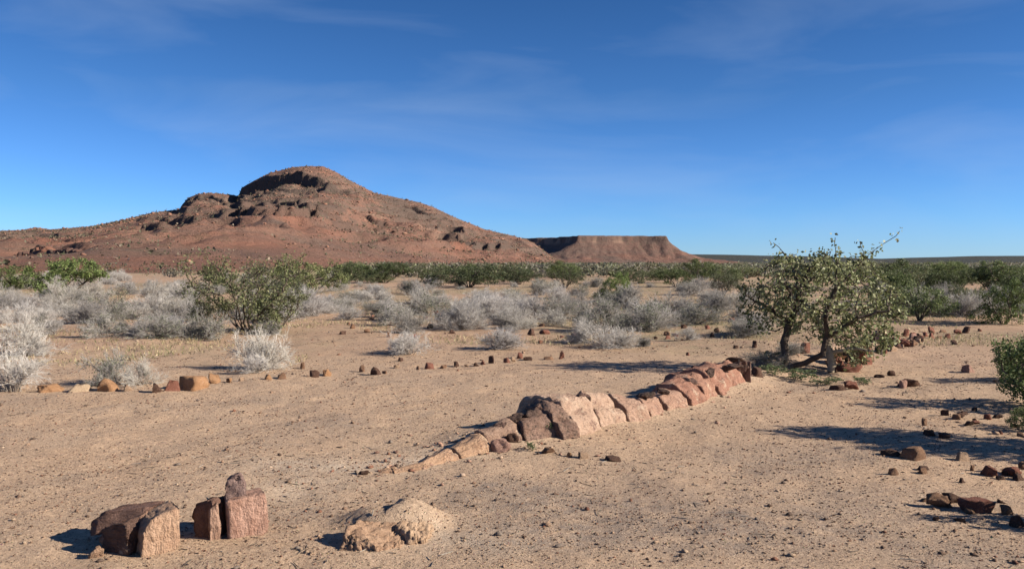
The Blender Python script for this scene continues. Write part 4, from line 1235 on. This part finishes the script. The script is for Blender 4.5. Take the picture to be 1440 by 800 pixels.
ndk = len(limb_nodes(limbs, 0.07)[0])
nd, pr = colonize(nd, pr, att, 0.065, 0.7, 0.085, 60, r)
rr, has = radii(nd, pr, 0.0052, 2.1, 0.075)
root_of = np.zeros(len(nd), int)
roots = [i for i in range(len(nd)) if pr[i] < 0]
for i in range(len(nd)):
    k = i
    while pr[k] >= 0: k = pr[k]
    root_of[i] = k
thick = rr > 0.016
for rt in roots:
    pale = nd[rt][0] > 0.3
    for lo, hi, nm in ((0.0158, 1e9, 'trunk'), (0, 0.0158, 'branches')):
        i = np.array([k for k in range(len(nd)) if pr[k] >= 0 and root_of[k] == rt and lo <= rr[k] < hi])
        if not len(i): continue
        p_ = pr[i]
        a = nd[p_] - unit(nd[i] - nd[p_]) * (rr[i] * 0.4)[:, None]
        v, f = tubes(a, nd[i], np.minimum(rr[p_], rr[i] * 1.35), rr[i], 7 if nm == 'trunk' else 4)
        tk = obj(nm, mesh_np(nm, v, f, None, nm == 'trunk'), M['bark_pale'] if (pale and nm == 'trunk') else M['bark'], tree)
        if nm == 'branches': tk['kind'] = 'stuff'
        if nm == 'trunk':
            tk['label'] = 'pale slender trunk' if pale else 'dark leaning trunk'
cand = np.where(rr < 0.010)[0]
nl = 7600
pk_ = cand[r.integers(0, len(cand), nl)]
pk_ = np.concatenate([cand[r.integers(0, len(cand), nl // 3)], r.choice(cand, 1100)[r.integers(0, 1100, nl - nl // 3)]])
cen = nd[pk_] + r.normal(size=(nl, 3)) * 0.045
G3 = [(0.145, 0.16, 0.068), (0.19, 0.205, 0.09), (0.10, 0.115, 0.05), (0.25, 0.26, 0.125), (0.37, 0.37, 0.21), (0.16, 0.185, 0.07)]
v, f, c = leaves(cen, 0.056, r, G3, None, 0.62, 0.25)
crown = obj('crown', mesh_np('crown', v, f, c), M['leaf'], tree)
crown.color = (1, 1, 1, 1)

# ------------------------------------------------------------------ shrubs at the right edge, partly or wholly past the frame
def copy_bush(px, py, wm, hm, var, label, tint, name='green_bush', cat_group=None):
    p = at(px, py); s = p.y / F
    return green_bush(px, py, wm / s, hm / s, label, var, cat_group, tint, name)
copy_bush(1462, 572, 1.45, 0.95, 4, 'leafy dark green shrub spreading onto the sand by the pink grey stone', (1.4, 1.55, 1.3))
copy_bush(1432, 536, 0.9, 0.55, 4, 'low green shrub behind the leafy dark green one', (1.4, 1.55, 1.3))
copy_bush(1452, 606, 0.6, 0.3, 4, 'low grey-green tuft in front of the leafy dark green shrub', (1.5, 1.5, 1.4))
# tree beyond the frame whose shadow lies on the sand
copy_bush(1775, 645, 2.3, 1.6, 6, 'leafy small tree beyond the right edge casting its shade over the sand', (1, 1, 1), 'shade_tree')
copy_bush(1545, 742, 0.7, 0.42, 4, 'low bush beyond the right edge beside the rubble', (1, 1, 1), 'green_bush')

# ------------------------------------------------------------------ small green tufts
(sv, sf), (lv, lf2, lc) = bushy(660, 0.5, 0.3, 160, 0.03, 900, [(0.13, 0.17, 0.075), (0.19, 0.23, 0.12), (0.09, 0.12, 0.05)], 6)
ms = mesh_np('stems', sv, sf); ms.materials.append(M['bark']); ml = mesh_np('foliage', lv, lf2, lc); ml.materials.append(M['leaf'])
BUSH.append((ms, ml, 0.5, 0.3))
for (px, py, a, h, lab) in [(737, 606, 22, 26, 'green tuft growing against the dark part of the log'), (770, 612, 24, 22, 'green tuft at the foot of the dark log segment'),
                            (748, 634, 20, 16, 'pale green tuft on the sand beside the brown stone'), (1122, 534, 64, 18, 'low green herb patch at the foot of the dark trunk'),
                            (1160, 541, 60, 14, 'low herb patch before the pale trunk'), (1090, 528, 50, 18, 'dark herb patch between log end and trunk'),
                            (1215, 540, 40, 12, 'low herb patch before the red slab'), (1078, 512, 50, 22, 'dusty herb clump behind the end of the log')]:
    green_bush(px, py, a, h, lab, 7, 'small herb tufts', (0.9, 0.9, 0.85), 'herb_tuft')

# ------------------------------------------------------------------ grass and herbs on the plain
r = np.random.default_rng(81)
n = 110000
Y = 13.5 + 40 * r.random(n) ** 1.3; X = (r.random(n) * 2 - 1) * Y * 0.72
dens = fbm2(X * 0.5, Y * 0.35, 3, 61)
keep = (dens > r.uniform(-0.05, 0.3, n)) & ((Y > 17) | (X < -3.4))
X, Y = X[keep], Y[keep]
pg = np.stack([X, Y, gz(X, Y) + 0.03], 1)
v, f, c = leaves(pg, 0.085, r, [(0.30, 0.25, 0.13), (0.17, 0.175, 0.08), (0.44, 0.36, 0.21), (0.40, 0.31, 0.18)], np.array([0, 0, 1.2]), 0.16, 0.3, 0.6)
gr = obj('dry_grass', mesh_np('dry_grass', v, f, c), M['leaf'])
tag(gr, 'thin dry grass and herbs scattered between the shrubs', 'grass', None, 'stuff')

# ------------------------------------------------------------------ dead twigs on the ground
r = np.random.default_rng(83); n = 5200
Y = 4.5 + 30 * r.random(n) ** 1.2; X = (r.random(n) * 2 - 1) * Y * 0.7
k_ = (fbm2(X * 0.8, Y * 0.8, 3, 77) + 0.5 * smooth(11, 18, Y)) > r.uniform(0.0, 0.6, n)
X, Y = X[k_], Y[k_]; n = len(X)
a = r.uniform(0, 6.28, n); L_ = r.uniform(0.02, 0.09, n) * (1 + 0.6 * smooth(10, 20, Y))
p0 = np.stack([X, Y, gz(X, Y) + 0.004], 1); X1, Y1 = X + np.cos(a) * L_, Y + np.sin(a) * L_
p1 = np.stack([X1, Y1, gz(X1, Y1) + r.uniform(0.003, 0.012, n)], 1)
v, f = tubes(p0, p1, 0.0032, 0.002, 3)
tw_ = obj('twig_litter', mesh_np('twig_litter', v, f, np.repeat(np.array([(0.16, 0.125, 0.095), (0.33, 0.29, 0.24), (0.1, 0.08, 0.06)])[r.integers(0, 3, n)], 6, 0)), M['twig'])
tag(tw_, 'short dead twigs littering the sand', 'twigs', None, 'stuff')
# ------------------------------------------------------------------ chips of fossil wood along the log, scrub and boulders on the mountain
OV = np.array([[1, 0, 0], [0.2, 1, 0], [-1, 0.1, 0], [0, -1, 0], [0.1, 0, 1], [0.5, 0.5, 0.7], [-0.5, -0.5, 0.65], [0, 0, -0.6]], float)
OF = np.array([[0, 1, 5], [1, 4, 5], [1, 2, 4], [2, 6, 4], [2, 3, 6], [3, 0, 4], [3, 4, 6], [0, 5, 4], [1, 0, 7], [2, 1, 7], [3, 2, 7], [0, 3, 7]])
def chips(X, Y, Z, size, pal_, r, flat=0.7):
    n = len(X); a = r.uniform(0, 6.28, n); ca, sa = np.cos(a), np.sin(a)
    V = OV[None] * (1 + r.uniform(-0.35, 0.35, (n, 8, 3)))
    V = V * np.stack([size * r.uniform(0.8, 1.6, n), size * r.uniform(0.7, 1.2, n), size * flat * r.uniform(0.6, 1.3, n)], 1)[:, None]
    x_ = V[..., 0] * ca[:, None] - V[..., 1] * sa[:, None]; y_ = V[..., 0] * sa[:, None] + V[..., 1] * ca[:, None]
    V = np.stack([x_ + X[:, None], y_ + Y[:, None], V[..., 2] + Z[:, None]], -1)
    c = np.asarray(pal_)[r.integers(0, len(pal_), n)] * r.uniform(0.75, 1.25, (n, 1))
    return V.reshape(-1, 3), ((np.arange(n) * 8)[:, None, None] + OF[None]).reshape(-1, 3), np.repeat(c, 8, 0)
r = np.random.default_rng(95)
n = 900
seg_ = r.integers(0, len(LOGW) - 1, n); u = r.random(n)[:, None]
base = LOGW[seg_] * (1 - u) + LOGW[seg_ + 1] * u
off = r.normal(size=(n, 2)) * np.where(r.random((n, 1)) < 0.6, 0.22, 0.6)
X, Y = (base + off).T
sz_ = 0.006 + 0.02 * r.random(n) ** 2.5
v, f, c = chips(X, Y, gz(X, Y) + sz_ * 0.2, sz_, [(0.42, 0.26, 0.19), (0.2, 0.12, 0.09), (0.1, 0.07, 0.055), (0.5, 0.37, 0.27), (0.3, 0.15, 0.1)], r)
ch = obj('log_chips', mesh_np('log_chips', v, f, c), M['pebble'])
tag(ch, 'small pink and dark chips of fossil wood strewn along the log', 'rubble', None, 'stuff')
HX_, HY_, HZ_, HT_ = HILLV
sel = np.flatnonzero(((HT_ > 0.04) & (HY_ < 915) & (HX_ / HY_ > -0.75)).ravel())
idx_ = sel[r.integers(0, len(sel), 15000)]
X = HX_.ravel()[idx_] + r.normal(size=len(idx_)); Y = HY_.ravel()[idx_] + r.normal(size=len(idx_)); Z = HZ_.ravel()[idx_]
g_ = fbm2(X / 60, Y / 60, 4, 33) - 0.35 * smooth(560, 300, Y) > r.uniform(-0.6, 0.5, len(X))
X, Y, Z = X[g_], Y[g_], Z[g_]
hs_ = r.uniform(0.5, 1.3, len(X)) * np.where(Y < 400, 0.8, 1)
k_ = 4
cc = np.stack([X, Y, Z + hs_ * 0.45], 1)[:, None] + r.normal(size=(len(X), k_, 3)) * (hs_ * 0.4)[:, None, None]
v, f, c = leaves(cc.reshape(-1, 3), np.repeat(hs_, k_)[:, None], r, [(0.13, 0.12, 0.072), (0.105, 0.105, 0.062), (0.18, 0.14, 0.10), (0.2, 0.15, 0.105)], None, 0.7)
hsb = obj('hillside_scrub', mesh_np('hillside_scrub', v, f, c), M['leaf'])
tag(hsb, 'sparse dull scrub dotting the red slopes of the mountain', 'scrub', None, 'stuff')
idx_ = sel[r.integers(0, len(sel), 5000)]
X = HX_.ravel()[idx_]; Y = HY_.ravel()[idx_]; Z = HZ_.ravel()[idx_]
sz_ = r.uniform(0.35, 0.9, len(X)) + 1.2 * r.random(len(X)) ** 8
sz_ = sz_ * np.clip(Y / 650, 0.3, 1)
v, f, c = chips(X, Y, Z + sz_ * 0.15, sz_, [(0.2, 0.105, 0.075), (0.13, 0.08, 0.062), (0.24, 0.125, 0.085), (0.27, 0.155, 0.11)], r)
hbl = obj('hillside_boulders', mesh_np('hillside_boulders', v, f, c), M['pebble'])
tag(hbl, 'countless small boulders strewn over the mountain slopes', 'boulders', None, 'stuff')

# ------------------------------------------------------------------ pebbles
pv, pf = ico(1)
r = np.random.default_rng(91)
n = 70000
Y = 3.6 + 17 * r.random(n) ** 1.45; X = (r.random(n) * 2 - 1) * (Y * 0.66 + 1.0)
dn = fbm2(X * 0.9, Y * 0.9, 4, 71) + 0.5 * fbm2(X * 3, Y * 3, 2, 72)
keep = dn + 0.9 * gravel(X, Y) > r.uniform(-0.6, 0.75, n)
X, Y = X[keep], Y[keep]; n = len(X)
size = 0.0032 + 0.0075 * r.random(n) ** 2.6 + (r.random(n) < 0.016) * r.uniform(0.005, 0.015, n)
size *= (1 + 0.05 * np.clip(Y - 6, 0, 12))
jit = 1 + 0.28 * r.normal(size=(n, len(pv), 1)).clip(-1.4, 1.4) * 0.6
# cheap pebbles: octahedron-like six to eight corner stones
ov = np.array([[1, 0, 0], [0.2, 1, 0], [-1, 0.1, 0], [0, -1, 0], [0.1, 0, 1], [0.5, 0.5, 0.7], [-0.5, -0.5, 0.65], [0, 0, -0.6]], float)
of = np.array([[0, 1, 5], [1, 4, 5], [1, 2, 4], [2, 6, 4], [2, 3, 6], [3, 0, 4], [3, 4, 6], [0, 5, 4], [1, 0, 7], [2, 1, 7], [3, 2, 7], [0, 3, 7]])
a = r.uniform(0, 6.28, n); ca, sa = np.cos(a), np.sin(a)
V = ov[None] * (1 + r.uniform(-0.3, 0.3, (n, 8, 3)))
sx = size * r.uniform(0.8, 1.6, n); sy = size * r.uniform(0.7, 1.2, n); sz = size * r.uniform(0.45, 0.95, n)
V = V * np.stack([sx, sy, sz], 1)[:, None]
x_ = V[..., 0] * ca[:, None] - V[..., 1] * sa[:, None]; y_ = V[..., 0] * sa[:, None] + V[..., 1] * ca[:, None]
V = np.stack([x_ + X[:, None], y_ + Y[:, None], V[..., 2] + (gz(X, Y) + sz * 0.25)[:, None]], -1)
Fp = (np.arange(n) * 8)[:, None, None] + of[None]
pal = np.array([(0.17, 0.112, 0.08), (0.25, 0.16, 0.11), (0.14, 0.10, 0.078), (0.33, 0.225, 0.155), (0.42, 0.29, 0.2), (0.24, 0.12, 0.08), (0.22, 0.18, 0.15), (0.5, 0.38, 0.27)])
pc = pal[r.choice(len(pal), n, p=[.2, .18, .14, .14, .1, .1, .1, .04])]
peb = obj('pebbles', mesh_np('pebbles', V.reshape(-1, 3), Fp.reshape(-1, 3), np.repeat(pc, 8, 0)), M['pebble'])
tag(peb, 'small dark and tan pebbles scattered over the sand', 'pebbles', None, 'stuff')

r = np.random.default_rng(93); n = 90000
Y = 3.6 + 11 * r.random(n) ** 1.5; X = (r.random(n) * 2 - 1) * (Y * 0.64 + 0.6)
k_ = fbm2(X * 1.3, Y * 1.3, 4, 74) + 0.6 * gravel(X, Y) > r.uniform(-0.7, 0.6, n)
X, Y = X[k_], Y[k_]; n = len(X)
sz = (0.0022 + 0.0034 * r.random(n) ** 1.6) * (1 + 0.08 * (Y - 4))
tv = np.array([[1, 0, -0.3], [-0.6, 0.8, -0.3], [-0.5, -0.9, -0.3], [0.1, 0.1, 0.9]])
a = r.uniform(0, 6.28, n); ca, sa = np.cos(a)[:, None], np.sin(a)[:, None]
V = tv[None] * (1 + r.uniform(-0.35, 0.35, (n, 4, 3))) * sz[:, None, None]
V = np.stack([V[..., 0] * ca - V[..., 1] * sa + X[:, None], V[..., 0] * sa + V[..., 1] * ca + Y[:, None], V[..., 2] + gz(X, Y)[:, None] + 0.001], -1)
Fg = (np.arange(n) * 4)[:, None, None] + np.array([[0, 1, 3], [1, 2, 3], [2, 0, 3]])[None]
gc = pal[r.choice(len(pal), n, p=[.16, .16, .12, .14, .16, .1, .08, .08])]
grn = obj('gravel', mesh_np('gravel', V.reshape(-1, 3), Fg.reshape(-1, 3), np.repeat(gc, 4, 0)), M['pebble'])
tag(grn, 'fine gravel grains covering the foreground sand', 'gravel', None, 'stuff')
